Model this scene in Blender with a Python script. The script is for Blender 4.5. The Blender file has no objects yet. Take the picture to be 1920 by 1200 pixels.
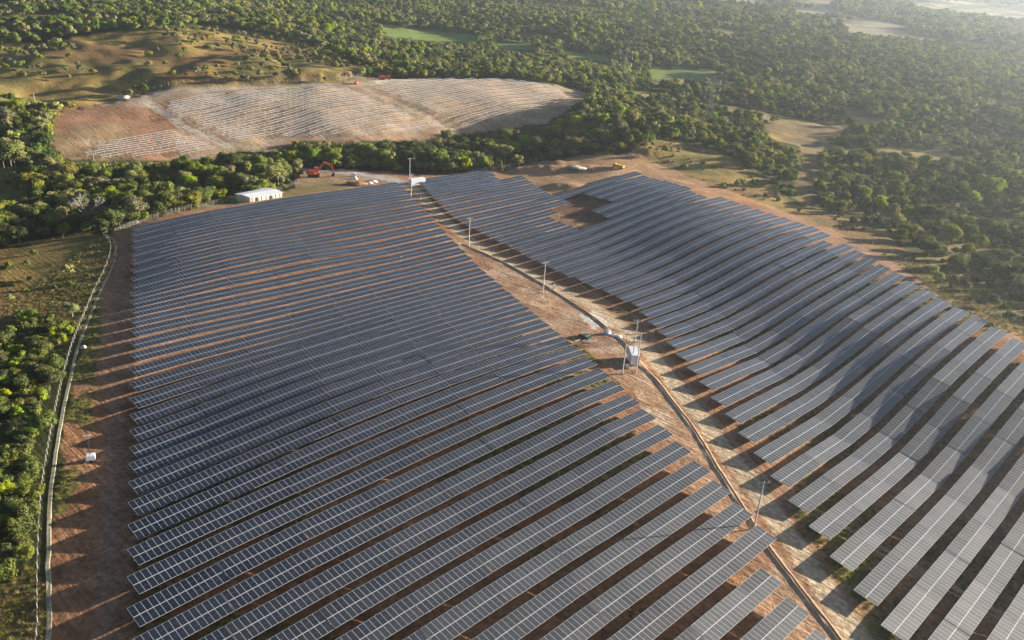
import bpy, math, random
import numpy as np
from mathutils import Matrix, Vector
random.seed(7); RNG = np.random.default_rng(11)
sc = bpy.context.scene
COL = sc.collection
R = math.radians
# ------------------------------------------------------------------ camera, world, sun, exposure
FPX, PITCH, ROLL = 1596.4, R(24.3), R(4.007)
CAMZ = 110.0
fw = np.array([0, math.cos(PITCH), -math.sin(PITCH)]); _rt = np.array([1., 0, 0]); _up = np.cross(_rt, fw)
rt = math.cos(ROLL)*_rt + math.sin(ROLL)*_up; up = -math.sin(ROLL)*_rt + math.cos(ROLL)*_up
cam = bpy.data.cameras.new('camera'); camo = bpy.data.objects.new('camera', cam); COL.objects.link(camo)
cam.sensor_width = 36; cam.lens = 36*FPX/1920; cam.clip_start = 1; cam.clip_end = 30000
camo.matrix_world = Matrix(((rt[0], up[0], -fw[0], 0), (rt[1], up[1], -fw[1], 0), (rt[2], up[2], -fw[2], CAMZ), (0, 0, 0, 1)))
sc.camera = camo
SUN_AZ, SUN_EL = R(70), R(10.8)
w = bpy.data.worlds.new('World'); sc.world = w; w.use_nodes = True
nt = w.node_tree; bg = nt.nodes['Background']; sky = nt.nodes.new('ShaderNodeTexSky'); sky.sky_type = 'NISHITA'
sky.sun_disc = False; sky.sun_elevation = SUN_EL; sky.sun_rotation = SUN_AZ; sky.air_density = 0.7; sky.dust_density = 2.0; sky.ozone_density = 2.5
nt.links.new(sky.outputs[0], bg.inputs[0]); bg.inputs[1].default_value = 0.05
sl = bpy.data.lights.new('sun', 'SUN'); so = bpy.data.objects.new('sun', sl); COL.objects.link(so)
sl.energy = 5.0; sl.angle = R(0.55); sl.color = (1.0, 0.91, 0.78)
sdir = Vector((math.sin(SUN_AZ)*math.cos(SUN_EL), math.cos(SUN_AZ)*math.cos(SUN_EL), math.sin(SUN_EL)))
so.rotation_euler = sdir.to_track_quat('Z', 'Y').to_euler()
so.location = sdir*300
sc.view_settings.view_transform = 'Standard'; sc.view_settings.look = 'None'; sc.view_settings.gamma = 1
sc.view_settings.exposure = 1.6
sc.render.engine = 'CYCLES'
sc.cycles.max_bounces = 5; sc.cycles.diffuse_bounces = 3; sc.cycles.glossy_bounces = 3; sc.cycles.transparent_max_bounces = 16
sc.cycles.volume_bounces = 1
# ------------------------------------------------------------------ helpers
PHI = R(43.257)
UU = np.array([math.sin(PHI), math.cos(PHI), 0]); NN = np.array([math.cos(PHI), -math.sin(PHI), 0])
PITCHROW, B0, TILT, SLANT = 7.35, -126.5, R(7.1), 4.85
YAW = math.atan2(UU[1], UU[0])
def proj(P):
    P = np.atleast_2d(P).astype(float) - [0, 0, CAMZ]
    z = P@fw; z = np.where(z < 1, 1, z)
    return 960 + FPX*(P@rt)/z, 600 - FPX*(P@up)/z, P@fw
def rayd(x, y): return fw + (x-960)/FPX*rt - (y-600)/FPX*up
def atz(x, y, z):
    r = rayd(x, y); return r*((z-CAMZ)/r[2])
def hashn(ix, iy, s):
    h = (ix.astype(np.int64)*374761393 + iy.astype(np.int64)*668265263 + s*974634777) & 0x7fffffff
    h = ((h ^ (h >> 13))*1274126177) & 0x7fffffff
    return ((h ^ (h >> 16)) & 0xffff)/65535.0
def vnoise(x, y, sc_, s=0):
    x = np.asarray(x, float)/sc_; y = np.asarray(y, float)/sc_
    ix = np.floor(x); iy = np.floor(y); fx = x-ix; fy = y-iy; fx = fx*fx*(3-2*fx); fy = fy*fy*(3-2*fy)
    a = hashn(ix, iy, s); b = hashn(ix+1, iy, s); c = hashn(ix, iy+1, s); d = hashn(ix+1, iy+1, s)
    return (a*(1-fx)+b*fx)*(1-fy) + (c*(1-fx)+d*fx)*fy
def fbm(x, y, s_, seed=0, o=3):
    r = 0; a = 1; t = 0
    for i in range(o):
        r = r + a*vnoise(x, y, s_/2**i, seed+i*17); t += a; a *= .5
    return r/t
def inpoly(px, py, poly):
    px = np.asarray(px); py = np.asarray(py); ins = np.zeros(px.shape, bool); n = len(poly); j = n-1
    for i in range(n):
        xi, yi = poly[i]; xj, yj = poly[j]
        if yi != yj:
            c = ((yi > py) != (yj > py)) & (px < (xj-xi)*(py-yi)/(yj-yi)+xi); ins ^= c
        j = i
    return ins
# ------------------------------------------------------------------ terrain heights
FP = "40,-124,-1074 47,-139,-1080 53,-154,-1090 59,-168,-1106 65,-183,-1112 72,-198,-1109 78,-212,-1102 84,-227,-1101 90,-242,-1110 97,-256,-1120 103,-271,-1131 109,-286,-1132 115,-300,-1129 122,-315,-1135 55,-124,-1070 63,-139,-1076 71,-154,-1084 78,-168,-1100 86,-183,-1105 93,-198,-1112 101,-212,-1110 109,-227,-1115 116,-242,-1116 124,-256,-1112 131,-271,-1115 139,-286,-1114 147,-300,-1116 154,-315,-1118 69,-117,-1065 64,-109,-1067 60,-102,-1066 74,-124,-1068 83,-139,-1069 92,-154,-1075 101,-168,-1085 111,-183,-1099 120,-198,-1117 129,-212,-1124 138,-227,-1130 148,-242,-1132 157,-256,-1117 166,-271,-1126 175,-286,-1128 185,-300,-1121 194,-315,-1119 84,-109,-1067 89,-117,-1067 95,-124,-1067 106,-139,-1064 117,-154,-1071 128,-168,-1090 140,-183,-1106 151,-198,-1121 162,-212,-1133 173,-227,-1142 184,-242,-1145 196,-256,-1148 207,-271,-1140 218,-286,-1140 229,-300,-1136 240,-315,-1140 97,-102,-1068 90,-95,-1066 84,-87,-1063 120,-124,-1065 133,-139,-1067 147,-154,-1085 160,-168,-1100 174,-183,-1118 188,-198,-1134 201,-212,-1147 119,-102,-1071 126,-109,-1070 134,-117,-1070 142,-124,-1069 157,-139,-1075 173,-154,-1100 149,-102,-1069 139,-95,-1069 130,-87,-1072 121,-80,-1076 112,-73,-1070 102,-65,-1070 241,-256,-1153 255,-271,-1151 268,-286,-1148 282,-300,-1145 295,-315,-1162 235,-212,-1150 251,-227,-1151 266,-242,-1154 282,-256,-1154 297,-271,-1153 313,-286,-1159 234,-168,-1134 252,-183,-1141 271,-198,-1147 289,-212,-1137 308,-227,-1132 326,-242,-1128 345,-256,-1129 192,-109,-1091 204,-117,-1097 215,-124,-1111 237,-139,-1126 259,-154,-1133 281,-168,-1123 302,-183,-1098 324,-198,-1098 346,-212,-1092 169,-73,-1083 182,-80,-1088 195,-87,-1094 209,-95,-1107 222,-102,-1118 235,-109,-1119 248,-117,-1116 261,-124,-1111 286,-139,-1093 312,-154,-1089 338,-168,-1085 151,-43,-1088 168,-51,-1097 184,-58,-1103 200,-65,-1110 216,-73,-1096 232,-80,-1094 247,-87,-1088 263,-95,-1073 279,-102,-1079 295,-109,-1077 311,-117,-1080 327,-124,-1071 159,-28,-1111 179,-36,-1105 199,-43,-1109 218,-51,-1086 235,-58,-1055 255,-65,-1044 275,-73,-1049 296,-80,-1050 160,-102,-1078 157,-95,-1077 155,-87,-1076 151,-80,-1080 149,-73,-1080 146,-65,-1084 140,-58,-1084 135,-51,-1086 130,-43,-1092 169,-124,-1082 163,-109,-1079 280,-51,-1031 285,-58,-1033 289,-65,-1036 305,-87,-1055 315,-102,-1061 326,-117,-1061 363,-227,-1098 365,-242,-1111 368,-256,-1124 141,-36,-1099 136,-28,-1105"
MIDH = 1.65
cp = []
for s in FP.split():
    a, b, z = map(float, s.split(',')); P = UU*a + NN*b
    cp.append((P[0], P[1], z/10-MIDH))
# (pixel x, pixel y, ground height relative to the camera)
CPX = [(150,1100,-109.5),(150,900,-111),(170,700,-113),(200,560,-114.5),(215,450,-116),(40,1150,-111),(40,900,-113),(30,700,-115),(60,560,-118),
 (100,470,-119),(10,480,-122),(30,400,-123),(120,410,-122),(300,395,-117),(300,370,-121),(420,385,-117),(480,374,-117.5),(420,330,-121),(560,335,-118),(650,325,-118),(780,332,-118),
 (900,318,-118),(660,300,-121),(850,290,-120),(990,290,-118.5),(1050,300,-115),(1150,312,-112),(1100,330,-114.5),(1060,380,-117),(1230,310,-114),(1250,270,-108),
 (1150,250,-104),(1240,225,-101),(1330,290,-109),(1100,195,-104),(1400,350,-115),(1350,240,-117),(1480,380,-116),(1500,300,-119),(1450,235,-118),(1640,440,-113),(1600,380,-117),
 (1760,520,-110),(1740,420,-113),(1880,560,-109),(1880,470,-110),(1900,350,-113),(1700,300,-119),(1500,190,-120),(1800,200,-118),(1919,640,-106),
 (500,278,-121),(300,300,-121),(150,300,-122),(20,310,-121),(850,250,-118),(1050,215,-113),(960,240,-115),(650,258,-117),(420,270,-119),(300,240,-117),(150,240,-117),
 (280,190,-112),(480,165,-107),(650,155,-105),(700,150,-105),(850,150,-104),(1000,155,-104),(1060,170,-107),(1120,160,-112),(600,210,-110),(800,200,-109),(950,190,-107),(80,200,-117),
 (250,130,-104),(450,110,-99),(600,120,-104),(100,130,-110),(350,70,-95),(200,80,-100),(550,90,-100),(700,110,-112),(20,90,-106),(900,120,-117),(1100,130,-118),(1200,150,-119),
 (800,60,-116),(1000,85,-117),(1150,100,-117),(1000,60,-112),(1300,130,-118),(1400,100,-115),(300,30,-98),(600,40,-106),(1100,50,-105),(1300,60,-110),(1600,130,-116)]
for x, y, z in CPX:
    r = rayd(x, y); P = r*(z/r[2]); cp.append((P[0], P[1], z))
for az in range(-80, 90, 20):
    for rr in (2600, 5000, 9500): cp.append((rr*math.sin(R(az)), rr*math.cos(R(az)), -112.0))
for P in ((0, 20, -109), (-120, 20, -111), (120, 10, -110), (200, 40, -108), (320, 60, -104), (-220, 120, -113), (-300, 300, -117), (420, 160, -104), (0, -200, -110)): cp.append(P)
CP = np.array(cp); CP[:, 2] += CAMZ
def _k(d): return d
D = np.hypot(CP[:, None, 0]-CP[None, :, 0], CP[:, None, 1]-CP[None, :, 1])
nC = len(CP); nfarm = len(FP.split())
lamv = np.full(nC, 6.0); lamv[:nfarm] = 0.6
A = np.zeros((nC+1, nC+1)); A[:nC, :nC] = -_k(D) + np.diag(lamv); A[:nC, nC] = 1; A[nC, :nC] = 1
SOL = np.linalg.solve(A, np.append(CP[:, 2], 0))
def hbase(X, Y):
    X = np.asarray(X, float); sh = X.shape; X = X.ravel(); Y = np.asarray(Y, float).ravel(); out = np.empty(len(X))
    for i in range(0, len(X), 20000):
        x = X[i:i+20000]; y = Y[i:i+20000]
        out[i:i+20000] = -_k(np.sqrt((x[:, None]-CP[None, :, 0])**2 + (y[:, None]-CP[None, :, 1])**2+4.0))@SOL[:nC] + SOL[nC]
    return out.reshape(sh)
FARM = [(-700,1900),(60,1300),(88,1200),(92,1000),(112,850),(150,660),(190,545),(218,470),(210,436),(330,400),(440,383),(545,352),(560,322),(640,316),(760,326),(890,326),(960,318),(1000,305),(1050,298),(1110,288),(1180,286),(1250,315),(1330,345),(1440,385),(1530,418),(1640,465),(1740,532),(1850,585),(1920,635),(2300,850),(2600,1900)]
SITE = [(105,215),(170,195),(250,182),(300,170),(420,163),(640,153),(700,142),(730,148),(960,148),(1060,162),(1110,176),(1065,205),(1030,228),(960,243),(860,252),(800,262),(640,266),(560,262),(500,282),(420,290),(300,302),(130,302),(95,270)]
DRY = [(-200,110),(60,85),(200,62),(420,50),(560,78),(640,108),(700,138),(640,153),(420,163),(300,168),(250,180),(100,214),(0,190),(-200,190)]
HILLC = [(150,75),(640,100),(640,150),(250,175)]
MEADOW = [(-300,520),(0,470),(95,447),(170,440),(215,450),(212,480),(185,545),(150,640),(135,610),(60,588),(0,640),(-300,760)]
MEADOW2 = [(-300,1080),(0,1090),(60,1060),(88,1100),(86,1200),(60,1300),(-300,1400)]
STRIP = [(92,960),(112,850),(128,720),(150,640),(190,545),(222,540),(190,650),(172,760),(165,850),(120,960)]
LCLEAR = [(-200,305),(55,318),(62,400),(-200,420)]
RGRASS = [(1185,286),(1240,262),(1300,268),(1370,292),(1425,330),(1490,380),(1560,405),(1640,430),(1720,480),(1800,525),(1860,545),(1925,575),(2300,800),(2300,850),(1920,640),(1850,588),(1740,535),(1640,468),(1530,420),(1440,388),(1330,347),(1250,316)]
CLEAR = [(1430,234),(1500,230),(1570,232),(1590,243),(1550,262),(1530,300),(1530,350),(1515,390),(1490,372),(1500,320),(1500,275),(1450,262)]
FIELDS = [[(715,53),(800,56),(890,65),(900,80),(820,77),(718,66)],[(925,78),(1000,84),(1002,94),(930,91)],[(1052,92),(1140,106),(1148,118),(1062,108)],[(1215,127),(1340,131),(1345,146),(1220,147)]]
PALE = [[(1700,4),(1930,14),(2100,40),(2100,58),(1920,44),(1720,22)]]
ROADS = {
 'main': ([(745,338),(775,352),(800,380),(850,427),(905,467),(1000,517),(1100,567),(1170,612),(1225,672),(1290,752),(1350,832),(1410,907),(1470,992),(1530,1082),(1600,1180),(1680,1300)], 5.2),
 'left': ([(232,440),(226,500),(222,600),(215,700),(213,800),(212,900),(205,1000),(200,1100),(195,1250)], 3.0),
 'right': ([(1440,388),(1530,426),(1640,476),(1740,546),(1830,592),(1920,648),(2200,830)], 4.0),
 'siteA': ([(425,274),(380,251),(340,236),(300,207),(268,190),(285,176),(360,169),(480,165),(600,160),(680,160),(735,148)], 6.0),
 'siteB': ([(672,158),(700,176),(740,192),(800,219),(852,245)], 6.0),
 'siteC': ([(500,284),(560,260),(640,264),(740,262),(860,250)], 5.0),
 'access': ([(545,318),(620,320),(690,328),(770,345)], 9.0),
 'trail': ([(1545,245),(1515,290),(1535,318),(1515,340),(1520,370),(1530,395)], 3.0),
 'loader': ([(1010,318),(1060,335),(1100,345),(1150,325),(1200,318),(1300,345)], 4.0),
}
DITCH = [(868,458),(950,493),(1040,546),(1110,592),(1160,633),(1180,655),(1206,690),(1232,714),(1262,755),(1300,802),(1345,880),(1395,955),(1440,1027),(1490,1092),(1530,1142),(1580,1205),(1640,1300)]
MOUNDS = []
for mx_, my_, ra, rb, hh in ((1010, 313, 17, 5, 2.6), (1045, 306, 9, 5, 1.8), (1062, 345, 11, 6, 1.8), (1095, 318, 12, 5, 1.5), (1215, 300, 16, 7, 2.2), (690, 340, 6, 3, 1.0), (1130, 640, 4, 2, .35)):
    _r = rayd(mx_, my_); _p = _r*(-114.5/_r[2]); MOUNDS.append((_p[0], _p[1], ra, rb, hh))
def height(X, Y):
    X = np.asarray(X, float); Y = np.asarray(Y, float)
    z = hbase(X, Y); px, py, d = proj(np.stack([X.ravel(), Y.ravel(), z.ravel()], 1))
    px = px.reshape(X.shape); py = py.reshape(X.shape); d = d.reshape(X.shape)
    dist = np.hypot(X, Y)
    farm = inpoly(px, py, FARM) | (dist < 140)
    amp = np.where(farm, 0.0, 1.0)
    dry = inpoly(px, py, DRY)
    n1 = fbm(X, Y, 70, 3)-.5; n2 = fbm(X, Y, 18, 9, 2)-.5
    z = z + amp*(n1*np.where(dry, 17, 6.0)*np.clip((dist-250)/300, 0, 1) + n2*np.where(dry, 4.5, 1.2)*np.clip((dist-250)/200, 0, 1))
    z = z + np.where(farm, (fbm(X, Y, 9, 5, 2)-.5)*.35, 0)
    for (mx_, my_, ra, rb, hh) in MOUNDS:
        u_ = (X-mx_); v_ = (Y-my_); q = (u_/ra)**2+(v_/rb)**2; z = z + hh*np.exp(-q**1.5)*(.7+.6*vnoise(X, Y, 3.0, 77))
    far = np.clip((dist-1200)/1500, 0, 1)
    z = z + far*(fbm(X, Y, 420, 21, 3)-.5)*46
    return z
def ground_at(x, y, h0=None):
    r = rayd(x, y)
    t = (h0 if h0 else (-113/r[2])); 
    for i in range(14):
        P = r*t; g = float(height(np.array([P[0]]), np.array([P[1]]))[0]) - CAMZ
        t2 = g/r[2]; t = t + (t2-t)*.6
    P = r*t; return Vector((P[0], P[1], g+CAMZ))
def gh(x, y): return float(height(np.array([x]), np.array([y]))[0])
def densify(px, n=6):
    out = []
    for (x0, y0), (x1, y1) in zip(px[:-1], px[1:]):
        for i in range(n): out.append((x0+(x1-x0)*i/n, y0+(y1-y0)*i/n))
    out.append(px[-1]); return out
def world_line(px, n=4):
    W = [ground_at(x, y) for x, y in px]
    for _ in range(2):                                  # Chaikin: rounds the bends
        Q = [W[0]]
        for a, b in zip(W[:-1], W[1:]): Q += [a.lerp(b, .25), a.lerp(b, .75)]
        Q.append(W[-1]); W = Q
    return [Vector((p.x, p.y, gh(p.x, p.y))) for p in W]
def linedist(X, Y, line):
    X = X.ravel(); Y = Y.ravel(); d = np.full(X.shape, 1e9)
    for a, b in zip(line[:-1], line[1:]):
        ax, ay = a.x, a.y; bx, by = b.x-ax, b.y-ay; L = bx*bx+by*by+1e-9
        m = (X > min(ax, ax+bx)-15) & (X < max(ax, ax+bx)+15) & (Y > min(ay, ay+by)-15) & (Y < max(ay, ay+by)+15)
        if not m.any(): continue
        t = np.clip(((X[m]-ax)*bx+(Y[m]-ay)*by)/L, 0, 1)
        d[m] = np.minimum(d[m], np.hypot(X[m]-ax-t*bx, Y[m]-ay-t*by))
    return d
# ------------------------------------------------------------------ materials
MATS = {}
def mat(name, col, rough=.8, metal=0.0, spec=.5, var=.12, scale=2.0, bump=0.0, coords='Object', alpha=None, trans=0):
    if name in MATS: return MATS[name]
    m = bpy.data.materials.new(name); m.use_nodes = True; t = m.node_tree; N = t.nodes; L = t.links; b = N['Principled BSDF']
    b.inputs['Roughness'].default_value = rough; b.inputs['Metallic'].default_value = metal; b.inputs['Specular IOR Level'].default_value = spec
    tc = N.new('ShaderNodeTexCoord'); no = N.new('ShaderNodeTexNoise'); no.inputs['Scale'].default_value = scale; no.inputs['Detail'].default_value = 4
    L.new(tc.outputs[coords], no.inputs['Vector'])
    mr = N.new('ShaderNodeMapRange'); mr.inputs['From Min'].default_value = .3; mr.inputs['From Max'].default_value = .7
    mr.inputs['To Min'].default_value = 1-var; mr.inputs['To Max'].default_value = 1+var; L.new(no.outputs['Fac'], mr.inputs['Value'])
    vm = N.new('ShaderNodeVectorMath'); vm.operation = 'SCALE'; vm.inputs[0].default_value = col; L.new(mr.outputs[0], vm.inputs['Scale'])
    L.new(vm.outputs[0], b.inputs['Base Color'])
    if bump:
        bp = N.new('ShaderNodeBump'); bp.inputs['Strength'].default_value = bump; bp.inputs['Distance'].default_value = .1
        L.new(no.outputs['Fac'], bp.inputs['Height']); L.new(bp.outputs[0], b.inputs['Normal'])
    MATS[name] = m; return m
def leaf_mat(name, col, var=.35, trans=.25):
    m = bpy.data.materials.new(name); m.use_nodes = True; t = m.node_tree; N = t.nodes; L = t.links; N.clear()
    out = N.new('ShaderNodeOutputMaterial'); df = N.new('ShaderNodeBsdfDiffuse'); tr = N.new('ShaderNodeBsdfTranslucent'); mx = N.new('ShaderNodeMixShader')
    oi = N.new('ShaderNodeObjectInfo'); hs = N.new('ShaderNodeHueSaturation'); hs.inputs['Color'].default_value = (*col, 1)
    geo = N.new('ShaderNodeNewGeometry')
    mr = N.new('ShaderNodeMapRange'); mr.inputs['To Min'].default_value = 1-var; mr.inputs['To Max'].default_value = 1+var; L.new(geo.outputs['Random Per Island'], mr.inputs['Value'])
    mr2 = N.new('ShaderNodeMapRange'); mr2.inputs['To Min'].default_value = .70; mr2.inputs['To Max'].default_value = 1.35; L.new(oi.outputs['Random'], mr2.inputs['Value'])
    mu = N.new('ShaderNodeMath'); mu.operation = 'MULTIPLY'; L.new(mr.outputs[0], mu.inputs[0]); L.new(mr2.outputs[0], mu.inputs[1]); L.new(mu.outputs[0], hs.inputs['Value'])
    wn = N.new('ShaderNodeTexWhiteNoise'); wn.noise_dimensions = '1D'; L.new(oi.outputs['Random'], wn.inputs['W'])
    mr3 = N.new('ShaderNodeMapRange'); mr3.inputs['To Min'].default_value = .465; mr3.inputs['To Max'].default_value = .525; L.new(wn.outputs['Value'], mr3.inputs['Value']); L.new(mr3.outputs[0], hs.inputs['Hue'])
    mr4 = N.new('ShaderNodeMapRange'); mr4.inputs['To Min'].default_value = .75; mr4.inputs['To Max'].default_value = 1.1; L.new(oi.outputs['Random'], mr4.inputs['Value']); L.new(mr4.outputs[0], hs.inputs['Saturation'])
    L.new(hs.outputs[0], df.inputs['Color']); L.new(hs.outputs[0], tr.inputs['Color']); mx.inputs[0].default_value = trans
    L.new(df.outputs[0], mx.inputs[1]); L.new(tr.outputs[0], mx.inputs[2]); L.new(mx.outputs[0], out.inputs[0])
    MATS[name] = m; return m
M_STEEL = mat('galvanised_steel', (.42, .42, .41), .45, .6)
M_ALU = mat('white_aluminium', (.55, .55, .54), .5, .0)
M_WHITE = mat('white_paint', (.80, .81, .83), .5, 0, var=.05)
M_CREAM = mat('cream_sheet', (.74, .70, .60), .6)
M_CONC = mat('concrete_pole', (.60, .57, .52), .8, var=.1, scale=6)
M_WOOD = mat('weathered_wood', (.33, .24, .16), .85, var=.3, scale=5)
M_BARK = mat('bark', (.20, .16, .12), .9, var=.3, scale=3, bump=.3)
M_PALEBARK = mat('pale_bark', (.42, .38, .32), .9, var=.25, scale=3)
M_DARKM = mat('dark_metal', (.06, .06, .065), .5)
M_ORANGE = mat('orange_paint', (.62, .13, .05), .5, var=.15)
M_YELLOW = mat('yellow_paint', (.72, .50, .04), .5, var=.12)
M_BLUE = mat('blue_paint', (.05, .12, .38), .5)
M_GLASS = mat('dark_glass', (.03, .04, .05), .12)
M_RUBBER = mat('black_rubber', (.03, .03, .03), .9)
M_GREENT = mat('dark_green_tarpaulin', (.035, .075, .045), .6, var=.2)
M_TIMBER = mat('pale_timber', (.62, .46, .30), .8, var=.25, scale=4)
M_SAND = mat('pale_sand', (.66, .58, .44), .95, var=.1, bump=.4)
M_SOILP = mat('red_soil', (.34, .18, .09), .95, var=.25, scale=1.2, bump=.6)
M_CERAM = mat('white_insulator', (.8, .82, .82), .3)
M_CONCD = mat('pale_concrete', (.55, .50, .41), .9, var=.15, scale=3)
M_BAG = mat('white_bag_cloth', (.78, .76, .72), .8, var=.08)
def panel_mat():
    m = bpy.data.materials.new('solar_glass'); m.use_nodes = True; t = m.node_tree; N = t.nodes; L = t.links; b = N['Principled BSDF']
    uv = N.new('ShaderNodeUVMap'); sp = N.new('ShaderNodeSeparateXYZ'); L.new(uv.outputs[0], sp.inputs[0])
    def M(op, a, c=None, v2=None):
        n = N.new('ShaderNodeMath'); n.operation = op
        for i, q in enumerate((a, c, v2)):
            if q is None: continue
            if isinstance(q, (int, float)): n.inputs[i].default_value = q
            else: L.new(q, n.inputs[i])
        return n.outputs[0]
    fu = M('FRACT', sp.outputs[0]); du = M('ABSOLUTE', M('SUBTRACT', fu, .5)); frame_u = M('GREATER_THAN', du, .472)
    dv = M('ABSOLUTE', M('SUBTRACT', sp.outputs[1], .5)); frame_v = M('GREATER_THAN', dv, .484)
    fr = M('MAXIMUM', frame_u, frame_v)
    half = M('MULTIPLY', M('LESS_THAN', dv, .0065), .20)
    oi = N.new('ShaderNodeObjectInfo'); tid = M('FLOOR', M('DIVIDE', sp.outputs[0], 16.0)); wn = N.new('ShaderNodeTexWhiteNoise'); wn.noise_dimensions = '2D'
    cb = N.new('ShaderNodeCombineXYZ'); L.new(oi.outputs['Random'], cb.inputs[0]); L.new(tid, cb.inputs[1]); L.new(cb.outputs[0], wn.inputs['Vector'])
    wm = N.new('ShaderNodeTexWhiteNoise'); wm.noise_dimensions = '3D'; cb2 = N.new('ShaderNodeCombineXYZ'); L.new(M('FLOOR', sp.outputs[0]), cb2.inputs[0]); L.new(oi.outputs['Random'], cb2.inputs[1]); L.new(tid, cb2.inputs[2]); L.new(cb2.outputs[0], wm.inputs['Vector'])
    rnd = M('ADD', M('MULTIPLY', wn.outputs['Value'], .6), M('MULTIPLY', wm.outputs['Value'], .4))
    cellc = N.new('ShaderNodeMix'); cellc.data_type = 'RGBA'; cellc.inputs[6].default_value = (.006, .009, .017, 1); cellc.inputs[7].default_value = (.014, .017, .024, 1); L.new(rnd, cellc.inputs[0])
    fac = M('MAXIMUM', fr, half)
    mx = N.new('ShaderNodeMix'); mx.data_type = 'RGBA'; L.new(fac, mx.inputs[0]); L.new(cellc.outputs[2], mx.inputs[6]); mx.inputs[7].default_value = (.52, .54, .56, 1)
    L.new(mx.outputs[2], b.inputs['Base Color'])
    geo = N.new('ShaderNodeNewGeometry'); no = N.new('ShaderNodeTexNoise'); no.inputs['Scale'].default_value = .05; L.new(geo.outputs['Position'], no.inputs['Vector'])
    rr = M('ADD', M('MULTIPLY', rnd, .04), M('MULTIPLY', no.outputs['Fac'], .06)); L.new(M('ADD', rr, .12), b.inputs['Roughness'])
    b.inputs['IOR'].default_value = 1.5; b.inputs['Specular IOR Level'].default_value = .4
    # a film of dust on the glass: a wide forward-scattering lobe over the clear reflection
    gl = N.new('ShaderNodeBsdfGlossy'); gl.distribution = 'BECKMANN'; gl.inputs['Roughness'].default_value = .71; gl.inputs['Color'].default_value = (.95, .93, .88, 1)
    ms = N.new('ShaderNodeMixShader'); L.new(b.outputs[0], ms.inputs[1]); L.new(gl.outputs[0], ms.inputs[2]); L.new(M('ADD', M('MULTIPLY', M('SUBTRACT', rnd, .4), .05), .085), ms.inputs[0])
    L.new(ms.outputs[0], N['Material Output'].inputs[0])
    MATS['solar_glass'] = m; return m
M_PANEL = panel_mat()
def mesh_mat():
    m = bpy.data.materials.new('wire_mesh'); m.use_nodes = True; t = m.node_tree; N = t.nodes; L = t.links; b = N['Principled BSDF']
    b.inputs['Base Color'].default_value = (.30, .30, .27, 1); b.inputs['Roughness'].default_value = .6
    uv = N.new('ShaderNodeUVMap'); br = N.new('ShaderNodeTexChecker'); br.inputs['Scale'].default_value = 9.0; L.new(uv.outputs[0], br.inputs['Vector'])
    mr = N.new('ShaderNodeMapRange'); mr.inputs['To Min'].default_value = .02; mr.inputs['To Max'].default_value = .20; L.new(br.outputs['Fac'], mr.inputs['Value']); L.new(mr.outputs[0], b.inputs['Alpha'])
    return m
M_MESH = mesh_mat()
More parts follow.
